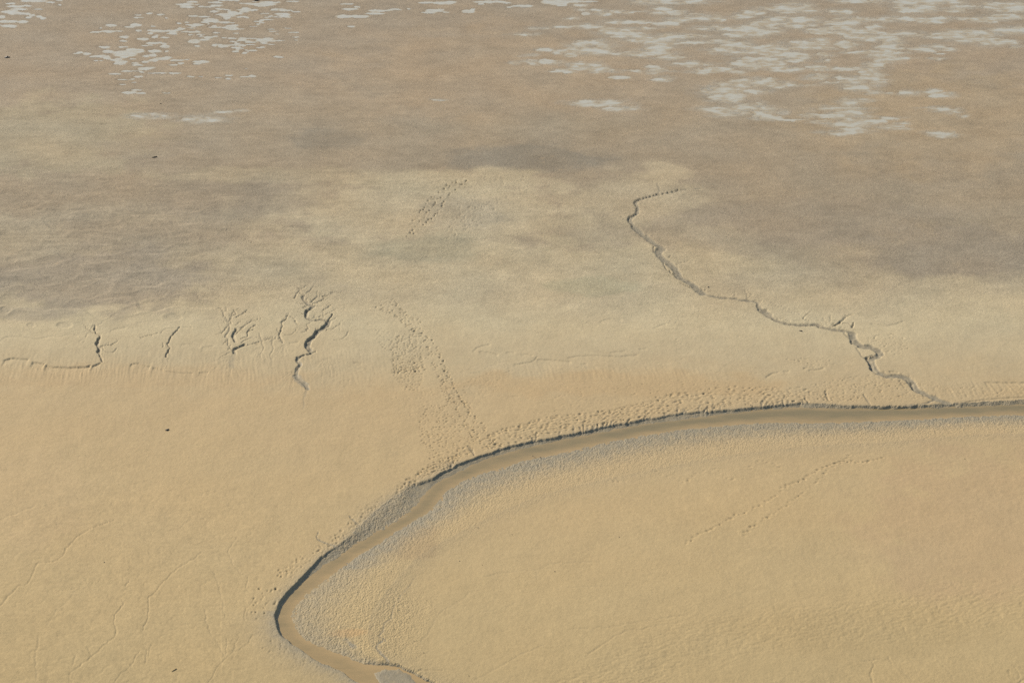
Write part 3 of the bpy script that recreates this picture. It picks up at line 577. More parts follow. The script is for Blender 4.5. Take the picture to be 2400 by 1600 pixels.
# creased belt lower right
cr = 1 - np.abs(perlin((X * .97 + Y * .10) / 1.5 + .35 * perlin(X / .7, Y / .7, 97), (Y - .32 * X) / .42, 96)) * 2
a, b, m = region([(1230, 1620), (1430, 1520), (1600, 1450), (1850, 1410), (2200, 1375), (2560, 1360), (2560, 1455), (2300, 1478), (2100, 1505), (1800, 1525), (1620, 1560), (1500, 1640)], 26)
z[a, b] -= .055 * np.clip(cr[a, b] - .62, 0, 1) * m * 1.6
a, b, m = region([(1100, 1700), (1300, 1590), (1700, 1560), (2100, 1530), (2500, 1560), (2500, 1700)], 40)
z[a, b] -= .03 * np.clip(cr[a, b] - .72, 0, 1) * m * 1.6
# fine dunes right of centre, beyond the bar
a, b, m = region([(1900, 1040), (2550, 1020), (2550, 1220), (2200, 1240), (2050, 1180)], 60)
z[a, b] += .014 * fbm(X[a, b] / .9 + Y[a, b] / 3, Y[a, b] / .5, 98, 2) * m
# wide soft swales to break the light
z += inner * .035 * fbm(X / 3.5, Y / 4.5, 101, 2) * ss(430, 560, VV) * (1 - np.clip(near_creek, 0, 1))

# ------------------------------------------------------------------ standing water on the far flat
PA = (0, 0, 5.6); PB = (400, 0, 7.84); PC = (1180, 0, 5.113); PD = (1560, 0, 4.704); PE = (1960, 0, 4.752); PF = (800, 0, 2.94); PG = (0, 0, 2.94)
HARD = [(PA, "340,15,60,10 480,15,120,12 660,35,50,7 770,10,40,8 140,50,60,8 200,85,100,12 350,80,60,8 250,125,100,12 510,125,60,6 130,160,100,18 240,180,130,14 350,185,50,12 425,207,35,12 375,233,40,8 515,220,40,14 570,243,40,12 20,225,45,18 50,285,60,16 160,285,70,12 300,290,60,16 120,345,90,14 165,355,40,14 10,330,15,6 790,68,20,6 1460,335,65,12 1780,332,65,18 1700,358,60,8 1250,425,70,8 1420,415,90,12 1570,412,50,5 1320,373,20,5 1820,403,35,8 1630,488,55,14 1620,540,50,10 1880,515,70,14 1970,440,35,10 2000,405,60,10 2080,410,100,14 2220,405,80,8 2030,490,35,8 2170,495,55,6 2060,465,30,6 2010,348,30,7 1960,180,45,10 1810,200,45,7 1820,235,70,6 2110,195,50,5 2185,242,22,6 2250,445,60,8 2000,570,80,12 2090,562,30,7 2150,575,40,8 1930,600,70,6 1370,615,70,8 1390,630,50,8 1620,620,55,8 1420,680,70,14 1330,740,90,12 1220,748,40,8 1140,708,50,14 1050,690,35,10 1000,705,40,6 1640,710,140,35 1560,695,60,16 1820,670,65,25 1720,655,60,16 1640,745,60,15 2165,612,55,16 2190,675,25,8 2030,675,80,14 2050,660,40,8 1910,740,40,12 2010,727,45,15 1410,765,45,14 1500,790,50,10 1560,775,45,7 1590,810,75,12 1570,835,70,14 1260,798,30,7 1330,798,25,5 1745,777,35,8 1780,830,45,7 1800,857,60,9 1910,815,40,12 2010,795,60,14 2120,775,90,14 2200,757,60,10 2290,795,50,12 1900,905,80,14 1980,893,60,8 1660,938,60,8 1750,935,90,6 1860,950,30,8 1510,972,80,8 2060,960,120,7 2280,963,60,10 1820,1010,50,10 1620,1048,70,6 1740,1040,30,5 1760,1083,30,7 1610,1110,40,6 1700,1218,90,14 1800,1185,60,8 1850,1225,60,10 2190,1222,50,5"),
        (PB, "390,40,90,16 260,85,150,12 290,100,120,8 300,135,120,14 490,85,40,7 820,50,120,12 850,105,90,14 700,130,160,8 560,125,50,7 1030,5,180,12 1230,20,40,10 1380,68,110,12 1700,85,220,22 1780,50,120,18 1900,50,110,12 1680,115,120,8 1550,35,40,7 2240,30,110,12 1390,155,70,8 1400,185,180,14 1360,215,80,10 1520,190,70,14 910,172,80,10 1050,185,70,8 800,215,85,12 1130,225,80,14 1100,260,180,16 900,275,70,12 1050,300,120,18 1030,340,60,16 1230,245,80,8 1320,315,100,14 1400,335,50,8 420,300,80,12 620,310,100,12 740,375,130,28 830,395,60,22 990,415,100,16 640,410,70,14 1140,423,40,6 150,430,40,8 300,410,40,6 500,455,100,14 330,460,60,10 440,480,80,8 700,448,30,7 380,515,80,8 200,535,60,18 120,555,50,12 30,575,50,12 370,590,170,12 490,590,55,18 60,630,60,7 60,600,70,8 370,645,40,8 550,638,70,9 560,672,40,7 700,690,75,14 800,675,60,10 620,733,75,14 425,765,95,30 495,850,50,12 800,490,40,16 760,505,60,10 930,505,100,10 1000,520,70,7 1120,485,100,16 1180,467,60,8 1170,515,60,8 1280,537,80,7 1130,545,90,10 840,605,60,7 1200,613,50,5 1960,168,100,7 1900,193,70,9 2110,195,110,14 2300,220,70,10 1760,253,60,8 1670,260,30,8 2060,265,130,18 2100,290,80,20 1940,310,40,7 2050,320,140,8 2180,320,60,8 1830,300,40,8 1780,325,50,6 1770,365,110,8 1680,385,40,7 1590,400,60,7 1670,420,50,8 1610,450,40,8 1520,492,70,6 980,697,40,6 1120,708,90,10 1320,715,70,20 1450,710,150,8 1580,715,60,8 1280,745,60,12 1380,755,80,10 1480,780,90,10 1700,750,110,26 1790,715,90,12 1870,750,60,16 2000,748,100,7 1720,800,60,8 1850,822,60,10 1160,770,60,10 1230,800,50,8 1180,830,220,8 970,850,90,18 800,845,40,14 850,820,80,6 1200,835,80,10 1320,850,60,8 1470,825,80,8 1190,880,80,12 1290,893,60,8 1230,915,40,7 1190,950,60,14 1380,925,30,7 1500,935,75,14 1370,965,60,6 1350,990,40,7 1650,880,70,7 1690,865,40,12 560,1140,130,22 480,1180,60,8 130,1110,120,12 190,1165,60,12 50,1195,80,10 300,1100,50,7 2000,1055,80,8 1940,1040,40,8 80,1350,100,14 380,1412,70,10 560,1412,40,6 1070,1390,70,14 1060,1450,50,10 880,1430,50,7 1350,1412,75,10 1500,1400,60,18 1380,1268,30,5 2150,520,60,6 2260,600,90,8 1840,540,50,6 1950,630,40,6 1900,580,90,5 2300,740,40,8 2290,685,60,6"),
        (PF, "40,28,40,5 60,65,50,6 110,50,20,5 20,115,50,10 120,115,60,8 230,95,60,6 260,75,70,5 370,67,40,5 465,63,15,4 70,183,25,5 600,20,60,5 700,22,80,8 750,15,40,5 640,75,50,8 600,88,45,5 680,70,25,6 720,85,20,4 880,80,40,10 905,68,15,6 1000,15,80,7 1140,22,30,5 1080,12,50,5 1250,42,60,6 1160,50,20,4 960,30,20,4"),
        (PC, "620,30,150,24 520,20,60,14 700,65,60,12 830,20,160,12 1050,20,80,8 225,75,110,12 60,88,35,6 50,40,40,6 985,170,50,14 1390,930,120,16 510,740,80,24")]
SOFT = [(PC, "900,65,60,8 1180,150,90,10 1100,125,60,6 940,120,60,6 1190,170,60,8 1400,150,70,12 1480,140,140,6 830,225,40,8 770,323,90,7 960,320,70,14 1090,320,70,10 380,345,50,7 480,345,30,5 260,415,90,8 1040,560,160,30 1080,610,130,25 1080,495,100,10 930,500,50,8 870,600,70,16 700,615,70,12 640,640,40,6 500,600,50,8 800,658,40,12 340,660,50,6 290,673,50,5 130,755,50,8 300,735,70,8 370,752,50,14 610,750,60,12 950,790,130,22 880,830,120,14 1080,820,80,18 700,855,90,8 780,865,40,8 1220,845,90,12 1160,870,40,6 1800,805,60,10 1700,855,180,7 1780,860,60,14 1850,830,50,8 1900,945,70,14 1880,965,60,8 1330,380,120,30 1500,420,150,20 1650,470,120,20 1400,270,120,14 1650,270,120,10 1650,340,120,10 1900,130,80,30 2020,160,120,14 2300,200,90,20 2080,240,90,16 1960,290,100,14 2000,440,140,16 1930,510,150,30 2240,430,90,10 1850,580,120,20 1700,640,200,20 1300,640,140,10 1990,690,100,16 2240,510,120,10 2250,770,90,16 1800,20,150,20 2200,15,150,20"),
        (PD, "200,20,200,16 100,130,120,8 430,195,120,20 120,225,90,16 580,215,50,14 850,185,70,16 1000,140,90,16 1130,95,100,10 1400,70,110,25 1420,120,140,20 1350,220,200,22 1450,270,150,22 1100,265,110,22 560,315,150,16 850,320,130,20 1050,340,130,25 900,380,150,20 200,405,160,8 250,470,250,8 640,460,90,14 800,500,120,25 700,560,130,25 950,570,120,16 1250,590,130,20 1200,530,200,20 1550,480,140,20 1550,530,200,14 1700,450,80,14 1700,340,90,20 1950,260,140,20 1900,330,120,20 2100,360,160,20 2250,420,150,20 2000,500,80,18 1450,630,90,25 1400,670,80,12 900,710,110,35 1150,710,110,32 1330,765,130,16 1100,650,200,10 300,710,140,10 380,790,100,14 600,760,100,12 700,790,140,12 1660,740,70,14 1850,770,180,8 1660,850,90,20 1740,670,50,10 1740,605,60,12 1960,860,50,7 1830,912,70,6 2150,930,110,30 2250,900,100,20 780,930,120,25 950,910,110,28 620,1010,140,35 700,1070,130,40 550,1050,60,30 1000,1010,90,12 1080,885,80,12 1250,935,90,20 1430,940,130,8 950,1190,120,30 1080,1230,90,30 700,1230,120,30 560,1205,130,14 1080,1295,80,18 1290,1245,40,14 1310,1325,130,6 1200,1310,50,12 2020,1130,70,25 1950,1210,160,20 2000,1260,120,30 1850,1280,100,18 1600,1275,60,12 1700,1345,70,12 2100,1110,120,8 2100,1360,160,25 2150,1290,80,10 2100,1430,110,14 1960,1460,160,10 1900,1485,60,6 2250,1330,100,8"),
        (PE, "180,20,130,10 470,10,60,14 900,60,160,50 1000,20,250,25 1200,10,120,20 820,120,100,15 1290,110,90,16 1400,80,100,12 1700,70,60,25 1950,90,150,35 1850,50,100,15 50,140,80,20 200,220,140,14 80,290,90,12 700,215,150,18 950,225,120,12 1100,240,60,14 1250,210,140,10 1700,220,120,20 1900,190,120,20 220,370,130,30 80,330,80,14 420,310,60,20 450,400,150,25 560,420,60,30 780,380,130,14 1000,385,150,8 1200,400,140,18 1400,360,150,14 1350,420,100,18 1550,450,150,20 1750,480,100,20 1900,470,80,14 1650,380,180,14 1950,340,150,25 2000,520,40,6 620,480,80,25 560,540,70,35 520,600,120,30 580,650,90,30 700,650,80,8 100,505,50,30 200,590,140,8 440,710,60,25 460,750,60,14 80,770,80,10 230,765,60,10 350,800,70,25 460,840,60,8 90,870,60,10 270,930,120,50 400,900,90,30 330,960,60,20 400,1030,60,14 500,890,60,6 810,1038,65,18 570,1038,30,6 1080,1030,60,20 1160,1060,90,16 1240,1045,50,10 1160,1220,70,14 1090,1208,90,6 1310,1235,50,14 1410,1298,40,8 470,1350,70,10 530,1360,50,8 610,1410,70,14 700,1435,60,8 750,1372,40,6 600,1318,80,8 1080,1480,60,10 1210,1505,80,16 1260,1490,50,12 860,545,130,10 1020,560,60,16 1100,520,80,12 1240,550,60,12 740,590,40,5 1160,600,25,5 1120,655,50,6"),
        (PF, "1760,712,110,12 1830,715,60,10 1900,750,60,8 1990,745,50,6 680,690,20,4"), (PG, "1040,800,80,10 1400,822,90,14 1540,772,45,5 1645,762,30,4")]
fh = np.full(X.shape, -1.0, f4); fs = np.full(X.shape, -1.0, f4)
wU = UU + 3.0 * perlin(X / 1.3, Y / 1.3, 111) + 1.2 * perlin(X / .55, Y / .6, 112)
wV = VV + 1.7 * perlin(X / 1.3, Y / 1.3, 113) + 0.5 * perlin(X / .8, Y / 1.1, 114)
sU = UU + 16 * perlin(X / 2.6, Y / 1.6, 115) + 7 * perlin(X / .8, Y / .6, 116)
sV = VV + 4.0 * perlin(X / 2.2, Y / 1.7, 117) + 2.2 * perlin(X / .7, Y / .6, 118)
def pools(lst, F, cu_, cv_, grow=1.0):
    for tile, txt in lst:
        for q in txt.split():
            x, y, rx, ry = (float(k) for k in q.split(','))
            u, v = tile[0] + x / tile[2], tile[1] + y / tile[2]; ru, rv = rx / tile[2] * grow + .8, ry / tile[2] * grow + .75
            a, b = window(u - ru * 1.9 - 14, v - rv * 1.9 - 6, u + ru * 1.9 + 14, v + rv * 1.9 + 6)
            r = np.hypot((cu_[a, b] - u) / ru, (cv_[a, b] - v) / rv)
            F[a, b] = np.maximum(F[a, b], 1 - r)
pools(HARD, fh, wU, wV, 1.2)
pools(SOFT, fs, sU, sV, 1.55)
extra = []   # the water goes on beyond the picture's upper edge
for k in range(170):
    u = rng.uniform(-140, 2540); v = rng.uniform(-58, -3)
    extra.append("%f,%f,%f,%f" % (u, v, rng.uniform(8, 45), rng.uniform(1.5, 5)))
pools([((0, 0, 1.0), " ".join(extra))], fh, wU, wV)
rip2 = fbm(X / 3.6, Y / 2.2, 191, 4) * 1.3
rip = perlin(X / 3.0, Y / 1.2, 121) + .8 * perlin(X / 1.1, Y / .8, 122)
zone = (1 - ss(345, 420, VV))
ph = ss(-.22, .26, fh); ps = ss(-.55, .40, fs)
ZP = 0.0
zf = 0.022 + 0.006 * rip * (1 - ph) - 0.050 * ph
zs = 0.028 - 0.044 * ps + (0.010 + .010 * ps) * rip + (.008 + .040 * ps) * rip2
base_far = np.minimum(zf, zs)
z = (z * (1 - zone) + (base_far + z * .25 * (1 - np.maximum(ph, ps)) * (z > 0)) * zone).astype(f4)
z = np.where((zone < .5) | (inner > .5), z, .03).astype(f4)
z += .03 * (1 - inner) * (VV < 300) * 0

# ------------------------------------------------------------------ sediment colour (what it is made of, plus the painted sheen of the far water film)
def lin(c):
    c = np.array(c, float) / 255.0
    return np.where(c <= .04045, c / 12.92, ((c + .055) / 1.055) ** 2.4)
ALB = 0.62          # picture tone -> reflectance of the sediment
rows = [(-2000, (165, 149, 124)), (0, (165, 149, 124)), (150, (170, 152, 125)), (300, (169, 152, 124)), (400, (167, 150, 122)), (560, (168, 152, 124)), (650, (180, 164, 132)), (700, (194, 177, 141)),
        (760, (198, 181, 143)), (840, (191, 172, 134)), (930, (192, 168, 126)), (1150, (194, 169, 124)), (1400, (192, 168, 122)), (1650, (187, 164, 118)), (3000, (187, 164, 118))]
rv_ = np.array([r[0] for r in rows], float); rc_ = np.array([lin(r[1]) for r in rows])
vwarp = VV + 40 * perlin(X / 14, Y / 16, 131) + 26 * fbm(X / 3.5, Y / 3, 173, 4) + 6 * perlin(X / 3, Y / 4, 132)
col = np.stack([np.interp(vwarp, rv_, rc_[:, k]) for k in range(3)], -1).astype(f4)
blobs = [(1000, 500, 420, 80, (192, 175, 140), .95), (1050, 620, 520, 70, (193, 176, 140), .95), (1500, 470, 170, 60, (190, 172, 137), .8), (1560, 620, 260, 45, (191, 174, 138), .8), (650, 610, 170, 60, (184, 168, 135), .6), (600, 410, 250, 20, (184, 168, 134), .5), (200, 655, 300, 75, (163, 149, 125), .8), (60, 735, 130, 16, (168, 155, 130), .5), (40, 560, 120, 60, (178, 164, 134), .6), (300, 500, 200, 25, (176, 160, 130), .5), (120, 320, 260, 90, (182, 167, 133), .6), (1230, 375, 190, 38, (148, 137, 116), .85),
         (760, 325, 110, 25, (148, 137, 116), .6), (560, 470, 200, 40, (160, 145, 120), .6), (1090, 500, 110, 45, (168, 156, 130), .5), (1000, 585, 130, 35, (164, 155, 126), .6),
         (1400, 540, 120, 40, (178, 164, 132), .4), (1900, 520, 330, 60, (163, 147, 121), .8), (2250, 590, 260, 62, (160, 146, 122), .9), (1950, 600, 150, 30, (165, 150, 122), .4),
         (1390, 670, 110, 22, (170, 163, 130), .5), (1050, 425, 260, 32, (193, 176, 140), .8), (1560, 402, 65, 26, (190, 172, 137), .8), (1150, 180, 360, 110, (176, 155, 124), .6),
         (2200, 280, 330, 120, (176, 155, 122), .7), (2280, 1230, 260, 180, (188, 160, 121), .5), (1450, 900, 400, 30, (190, 162, 118), .5), (300, 885, 420, 30, (190, 163, 121), .35),
         (40, 1180, 180, 120, (196, 170, 128), .3), (1650, 560, 120, 40, (186, 168, 134), .5), (350, 350, 150, 25, (166, 151, 126), .5), (2000, 1480, 300, 60, (181, 158, 113), .4),
         (960, 1270, 70, 45, (172, 146, 108), .45), (1250, 300, 300, 30, (165, 149, 121), .4), (1000, 860, 120, 40, (190, 170, 130), .3), (850, 1560, 60, 20, (190, 160, 115), .3), (820, 1480, 60, 10, (196, 158, 108), .5)]
for (u, v, ru, rvv, c, s) in blobs:
    a, b = window(u - ru * 2.2, v - rvv * 2.2, u + ru * 2.2, v + rvv * 2.2)
    w_ = UU[a, b] + ru * .35 * perlin(X[a, b] / 5, Y[a, b] / 5, 133); v_ = VV[a, b] + rvv * .45 * perlin(X[a, b] / 5, Y[a, b] / 6, 134)
    g_ = np.exp(-(((w_ - u) / ru) ** 2 + ((v_ - v) / rvv) ** 2))
    m = (s * ss(.18, .62, g_ * (1 + .75 * fbm(X[a, b] / 4.2, Y[a, b] / 3.4, 175, 5))))[..., None]
    col[a, b] = col[a, b] * (1 - m) + lin(c) * m
# mottling: grain sorting, films of algae, damp patches
n1 = fbm(X / 9, Y / 6.5, 141, 4)[..., None]; n2 = fbm(X / 2.6, Y / 1.7, 146, 3)[..., None]; n3 = perlin(X / 11, Y / 9, 151)[..., None]
n5 = fbm(X / 6.0 + Y / 30, Y / 1.3, 161, 3)[..., None] * ((1 - ss(600, 1300, UU)) * ss(60, 160, VV) * (1 - ss(640, 760, VV)))[..., None]
far = (1 - ss(640, 860, VV))[..., None]
n6 = fbm(X / 2.6 + .3 * n1[..., 0], Y / 2.0, 171, 4)[..., None]
n4 = fbm(X / 1.1, Y / .75, 159, 2)[..., None]
col *= 1 + (.03 + .13 * far) * n1 + (.015 + .09 * far) * n2 + (.01 + .06 * far) * n4 + (.02 + .05 * far) * n6 + .10 * n5
col *= 1 + n3 * np.array([.035, -.004, -.05], f4) * (.5 + .8 * far)
fleck = ss(.42, .62, fbm(X / 1.4, Y / .8, 181, 2) * (.7 + .6 * n3[..., 0]))[..., None] * far
col = col * (1 - .30 * fleck) + lin((196, 168, 128)) * .30 * fleck
# damp halo round the pools
halo = np.maximum(ss(-1.0, .1, fh) * .9, ss(-.9, .2, fs) * .7) * zone
col *= (1 - .07 * halo[..., None])
film_sheen = (np.clip(ss(-1.1, .4, fs) * (.55 + .8 * rip), 0, 1) * zone * .75)[..., None]
wet = np.maximum(wet, film_sheen[..., 0] * .7)
col = col * (1 - film_sheen) + lin((178, 172, 153)) * film_sheen  # pale sheen of the thin water film, mixed into the ground colour
# grey wet mud where the tide left it
wet_n = np.clip(np.where(VV < 400, 0, wet) * (1 + .5 * perlin(X / .7, Y / .8, 155)), 0, 1)[..., None]
col = col * (1 - wet_n) + (lin((154, 142, 115)) * np.ones(3)) * wet_n
# ochre shelf under the creek margins is seen through the water only
col *= (1 - .04 * far) * np.array([.99, .974, .965], f4)
alb = np.clip(col * ALB, .01, .8).astype(f4)

# ------------------------------------------------------------------ materials
def new_mat(name):
    m = bpy.data.materials.new(name); m.use_nodes = True
    nt = m.node_tree; b = nt.nodes["Principled BSDF"]
    return m, nt, b
def N(nt, kind, **kw):
    n = nt.nodes.new(kind)
    for k, v in kw.items():
        if k in n.inputs: n.inputs[k].default_value = v
        else: setattr(n, k, v)
    return n

mud, nt, B = new_mat("tidal_mud")
attr = N(nt, "ShaderNodeAttribute", attribute_name="sediment"); aw = N(nt, "ShaderNodeAttribute", attribute_name="wet")
geo = N(nt, "ShaderNodeNewGeometry")
mp = N(nt, "ShaderNodeMapping"); mp.inputs["Scale"].default_value = (1, .8, 1)
nt.links.new(geo.outputs["Position"], mp.inputs["Vector"])
g1 = N(nt, "ShaderNodeTexNoise", Scale=5.0, Detail=4.0, Roughness=.7); nt.links.new(mp.outputs[0], g1.inputs["Vector"])
g2 = N(nt, "ShaderNodeTexNoise", Scale=1.1, Detail=5.0, Roughness=.65); nt.links.new(mp.outputs[0], g2.inputs["Vector"])
mr1 = N(nt, "ShaderNodeMapRange"); mr1.inputs[1].default_value = .25; mr1.inputs[2].default_value = .75; mr1.inputs[3].default_value = .90; mr1.inputs[4].default_value = 1.10
nt.links.new(g1.outputs["Fac"], mr1.inputs[0])
mr2 = N(nt, "ShaderNodeMapRange"); mr2.inputs[1].default_value = .3; mr2.inputs[2].default_value = .7; mr2.inputs[3].default_value = .96; mr2.inputs[4].default_value = 1.04
nt.links.new(g2.outputs["Fac"], mr2.inputs[0])
aff = N(nt, "ShaderNodeAttribute", attribute_name="far_flat")
g3 = N(nt, "ShaderNodeTexNoise", Scale=2.6, Detail=6.0, Roughness=.85); nt.links.new(mp.outputs[0], g3.inputs["Vector"])
mr3 = N(nt, "ShaderNodeMapRange"); mr3.inputs[1].default_value = .3; mr3.inputs[2].default_value = .7; mr3.inputs[3].default_value = -1; mr3.inputs[4].default_value = 1; nt.links.new(g3.outputs["Fac"], mr3.inputs[0])
amp = N(nt, "ShaderNodeMapRange"); amp.inputs[3].default_value = .035; amp.inputs[4].default_value = .22; nt.links.new(aff.outputs["Fac"], amp.inputs[0])
gm = N(nt, "ShaderNodeMath", operation='MULTIPLY_ADD'); gm.inputs[2].default_value = 1.0; nt.links.new(mr3.outputs[0], gm.inputs[0]); nt.links.new(amp.outputs[0], gm.inputs[1])
mul0 = N(nt, "ShaderNodeMath", operation='MULTIPLY'); nt.links.new(mr1.outputs[0], mul0.inputs[0]); nt.links.new(gm.outputs[0], mul0.inputs[1])
mul = N(nt, "ShaderNodeMath", operation='MULTIPLY'); nt.links.new(mul0.outputs[0], mul.inputs[0]); nt.links.new(mr2.outputs[0], mul.inputs[1])
vm = N(nt, "ShaderNodeVectorMath", operation='SCALE'); nt.links.new(attr.outputs["Color"], vm.inputs[0]); nt.links.new(mul.outputs[0], vm.inputs["Scale"])
nt.links.new(vm.outputs[0], B.inputs["Base Color"])
rr = N(nt, "ShaderNodeMapRange"); rr.inputs[3].default_value = .85; rr.inputs[4].default_value = .58; nt.links.new(aw.outputs["Fac"], rr.inputs[0]); nt.links.new(rr.outputs[0], B.inputs["Roughness"])
sp_ = N(nt, "ShaderNodeMapRange"); sp_.inputs[3].default_value = .08; sp_.inputs[4].default_value = .16; nt.links.new(aw.outputs["Fac"], sp_.inputs[0]); nt.links.new(sp_.outputs[0], B.inputs["Specular IOR Level"])
def L(a, b): nt.links.new(a, b)
def M(op, a, b=None):
    n = N(nt, "ShaderNodeMath", operation=op)
    for k, q in enumerate((a, b)):
        if q is None: continue
        if isinstance(q, (int, float)): n.inputs[k].default_value = q
        else: L(q, n.inputs[k])
    return n.outputs[0]
al = N(nt, "ShaderNodeAttribute", attribute_name="lumps").outputs["Fac"]; at_r = N(nt, "ShaderNodeAttribute", attribute_name="trodden").outputs["Fac"]; af = N(nt, "ShaderNodeAttribute", attribute_name="far_flat").outputs["Fac"]
lmp = N(nt, "ShaderNodeTexNoise", Scale=5.2, Detail=2.0, Roughness=.55); L(mp.outputs[0], lmp.inputs["Vector"])
mp2 = N(nt, "ShaderNodeMapping"); mp2.inputs["Scale"].default_value = (3.0, 4.6, 1); L(geo.outputs["Position"], mp2.inputs["Vector"])
wn_ = N(nt, "ShaderNodeTexNoise", Scale=.8, Detail=2.0); L(mp2.outputs[0], wn_.inputs["Vector"])
wv = N(nt, "ShaderNodeVectorMath", operation='ADD'); L(mp2.outputs[0], wv.inputs[0]); L(wn_.outputs["Color"], wv.inputs[1])
vo = N(nt, "ShaderNodeTexVoronoi", Scale=1.0, Randomness=1.0); L(wv.outputs[0], vo.inputs["Vector"])
pit = N(nt, "ShaderNodeMapRange", interpolation_type='SMOOTHSTEP'); pit.inputs[1].default_value = .06; pit.inputs[2].default_value = .34; L(vo.outputs["Distance"], pit.inputs[0])
mp3 = N(nt, "ShaderNodeMapping"); mp3.inputs["Scale"].default_value = (.55, 1.3, 1); L(geo.outputs["Position"], mp3.inputs["Vector"])
stk = N(nt, "ShaderNodeTexNoise", Scale=3.2, Detail=4.0, Roughness=.7); L(mp3.outputs[0], stk.inputs["Vector"])
h = M('MULTIPLY', g1.outputs["Fac"], M('ADD', M('MULTIPLY', af, .030), .022))
h = M('ADD', h, M('MULTIPLY', g3.outputs["Fac"], M('ADD', M('MULTIPLY', af, .05), .012)))
h = M('ADD', h, M('MULTIPLY', M('MULTIPLY', lmp.outputs["Fac"], al), .13))
sepc = N(nt, "ShaderNodeSeparateColor"); L(vo.outputs['Color'], sepc.inputs[0]); pick = M('GREATER_THAN', sepc.outputs[0], .52)
h = M('SUBTRACT', h, M('MULTIPLY', M('MULTIPLY', M('MULTIPLY', M('SUBTRACT', 1.0, pit.outputs[0]), pick), at_r), .050))
h = M('ADD', h, M('MULTIPLY', M('MULTIPLY', stk.outputs["Fac"], af), .060))
bp = N(nt, "ShaderNodeBump", Strength=1.0, Distance=1.0); L(h, bp.inputs["Height"]); L(bp.outputs[0], B.inputs["Normal"])

def water_mat(name, shallow, deep, rough, vary=.22, sc=.5, rsh=None):
    m, nt, B = new_mat(name)
    a = N(nt, "ShaderNodeAttribute", attribute_name="depth")
    nz = N(nt, "ShaderNodeTexNoise", Scale=sc, Detail=5.0, Roughness=.7)
    geo = N(nt, "ShaderNodeNewGeometry"); mp = N(nt, "ShaderNodeMapping"); mp.inputs["Scale"].default_value = (.5, 1.4, 1)
    nt.links.new(geo.outputs["Position"], mp.inputs["Vector"]); nt.links.new(mp.outputs[0], nz.inputs["Vector"])
    ad = N(nt, "ShaderNodeMath", operation='ADD'); sb = N(nt, "ShaderNodeMapRange"); sb.inputs[3].default_value = -vary; sb.inputs[4].default_value = vary; sb.inputs[1].default_value = .3; sb.inputs[2].default_value = .7
    nt.links.new(nz.outputs["Fac"], sb.inputs[0]); nt.links.new(a.outputs["Fac"], ad.inputs[0]); nt.links.new(sb.outputs[0], ad.inputs[1])
    cr = N(nt, "ShaderNodeValToRGB"); cr.color_ramp.elements[0].color = (*shallow, 1); cr.color_ramp.elements[1].color = (*deep, 1)
    cr.color_ramp.elements[0].position = .05; cr.color_ramp.elements[1].position = .95
    nt.links.new(ad.outputs[0], cr.inputs[0]); nt.links.new(cr.outputs[0], B.inputs["Base Color"])
    B.inputs["Roughness"].default_value = rough
    if rsh:
        q = N(nt, "ShaderNodeMapRange"); q.inputs[3].default_value = rsh; q.inputs[4].default_value = rough; nt.links.new(ad.outputs[0], q.inputs[0]); nt.links.new(q.outputs[0], B.inputs["Roughness"])
        q2 = N(nt, "ShaderNodeMapRange"); q2.inputs[3].default_value = .1; q2.inputs[4].default_value = .42; nt.links.new(ad.outputs[0], q2.inputs[0]); nt.links.new(q2.outputs[0], B.inputs["Specular IOR Level"])
    B.inputs["IOR"].default_value = 1.33
    fine = N(nt, "ShaderNodeTexNoise", Scale=3.0, Detail=3.0, Roughness=.6); nt.links.new(mp.outputs[0], fine.inputs["Vector"])
    bp = N(nt, "ShaderNodeBump", Strength=.25, Distance=.02); nt.links.new(fine.outputs["Fac"], bp.inputs["Height"]); nt.links.new(bp.outputs[0], B.inputs["Normal"])
    return m
creek_water = water_mat("silty_creek_water", tuple(lin((192, 161, 110)) * .55), tuple(lin((148, 131, 91)) * .54), .09)
pool_water = water_mat("sky_toned_pool_water", tuple(lin((176, 160, 132)) * .60), tuple(lin((190, 181, 156)) * .62), .12, .55, 1.2, .6)  # pale base colour carries part of the sky's reflection

# ------------------------------------------------------------------ build meshes
def grid_mesh(name, co, faces, mat, attrs=(), smooth=True):
    me = bpy.data.meshes.new(name)
    nv_, nf = len(co), len(faces)
    me.vertices.add(nv_); me.vertices.foreach_set("co", np.ascontiguousarray(co, f4).ravel())
    me.loops.add(nf * 4); me.loops.foreach_set("vertex_index", np.ascontiguousarray(faces, np.int32).ravel())
    me.polygons.add(nf); me.polygons.foreach_set("loop_start", np.arange(0, nf * 4, 4, dtype=np.int32))
    me.update(calc_edges=True)
    if smooth: me.polygons.foreach_set("use_smooth", np.ones(nf, bool))
    for an, arr in attrs:
        if arr.ndim == 2:
            at_ = me.attributes.new(an, 'FLOAT_COLOR', 'POINT'); at_.data.foreach_set("color", np.c_[arr, np.ones(len(arr))].astype(f4).ravel())
        else:
            at_ = me.attributes.new(an, 'FLOAT', 'POINT'); at_.data.foreach_set("value", arr.astype(f4))
    me.materials.append(mat)
    o = bpy.data.objects.new(name, me); COL.objects.link(o)
    return o
idx = np.arange(NU * NV, dtype=np.int32).reshape(NV, NU)
faces = np.stack([idx[1:, :-1], idx[1:, 1:], idx[:-1, 1:], idx[:-1, :-1]], -1).reshape(-1, 4)
co = np.stack([X, Y, z], -1).reshape(-1, 3)
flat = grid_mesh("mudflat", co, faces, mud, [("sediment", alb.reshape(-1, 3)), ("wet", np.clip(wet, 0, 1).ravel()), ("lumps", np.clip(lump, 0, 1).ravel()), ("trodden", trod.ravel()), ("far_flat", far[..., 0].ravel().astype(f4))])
flat["kind"] = "structure"

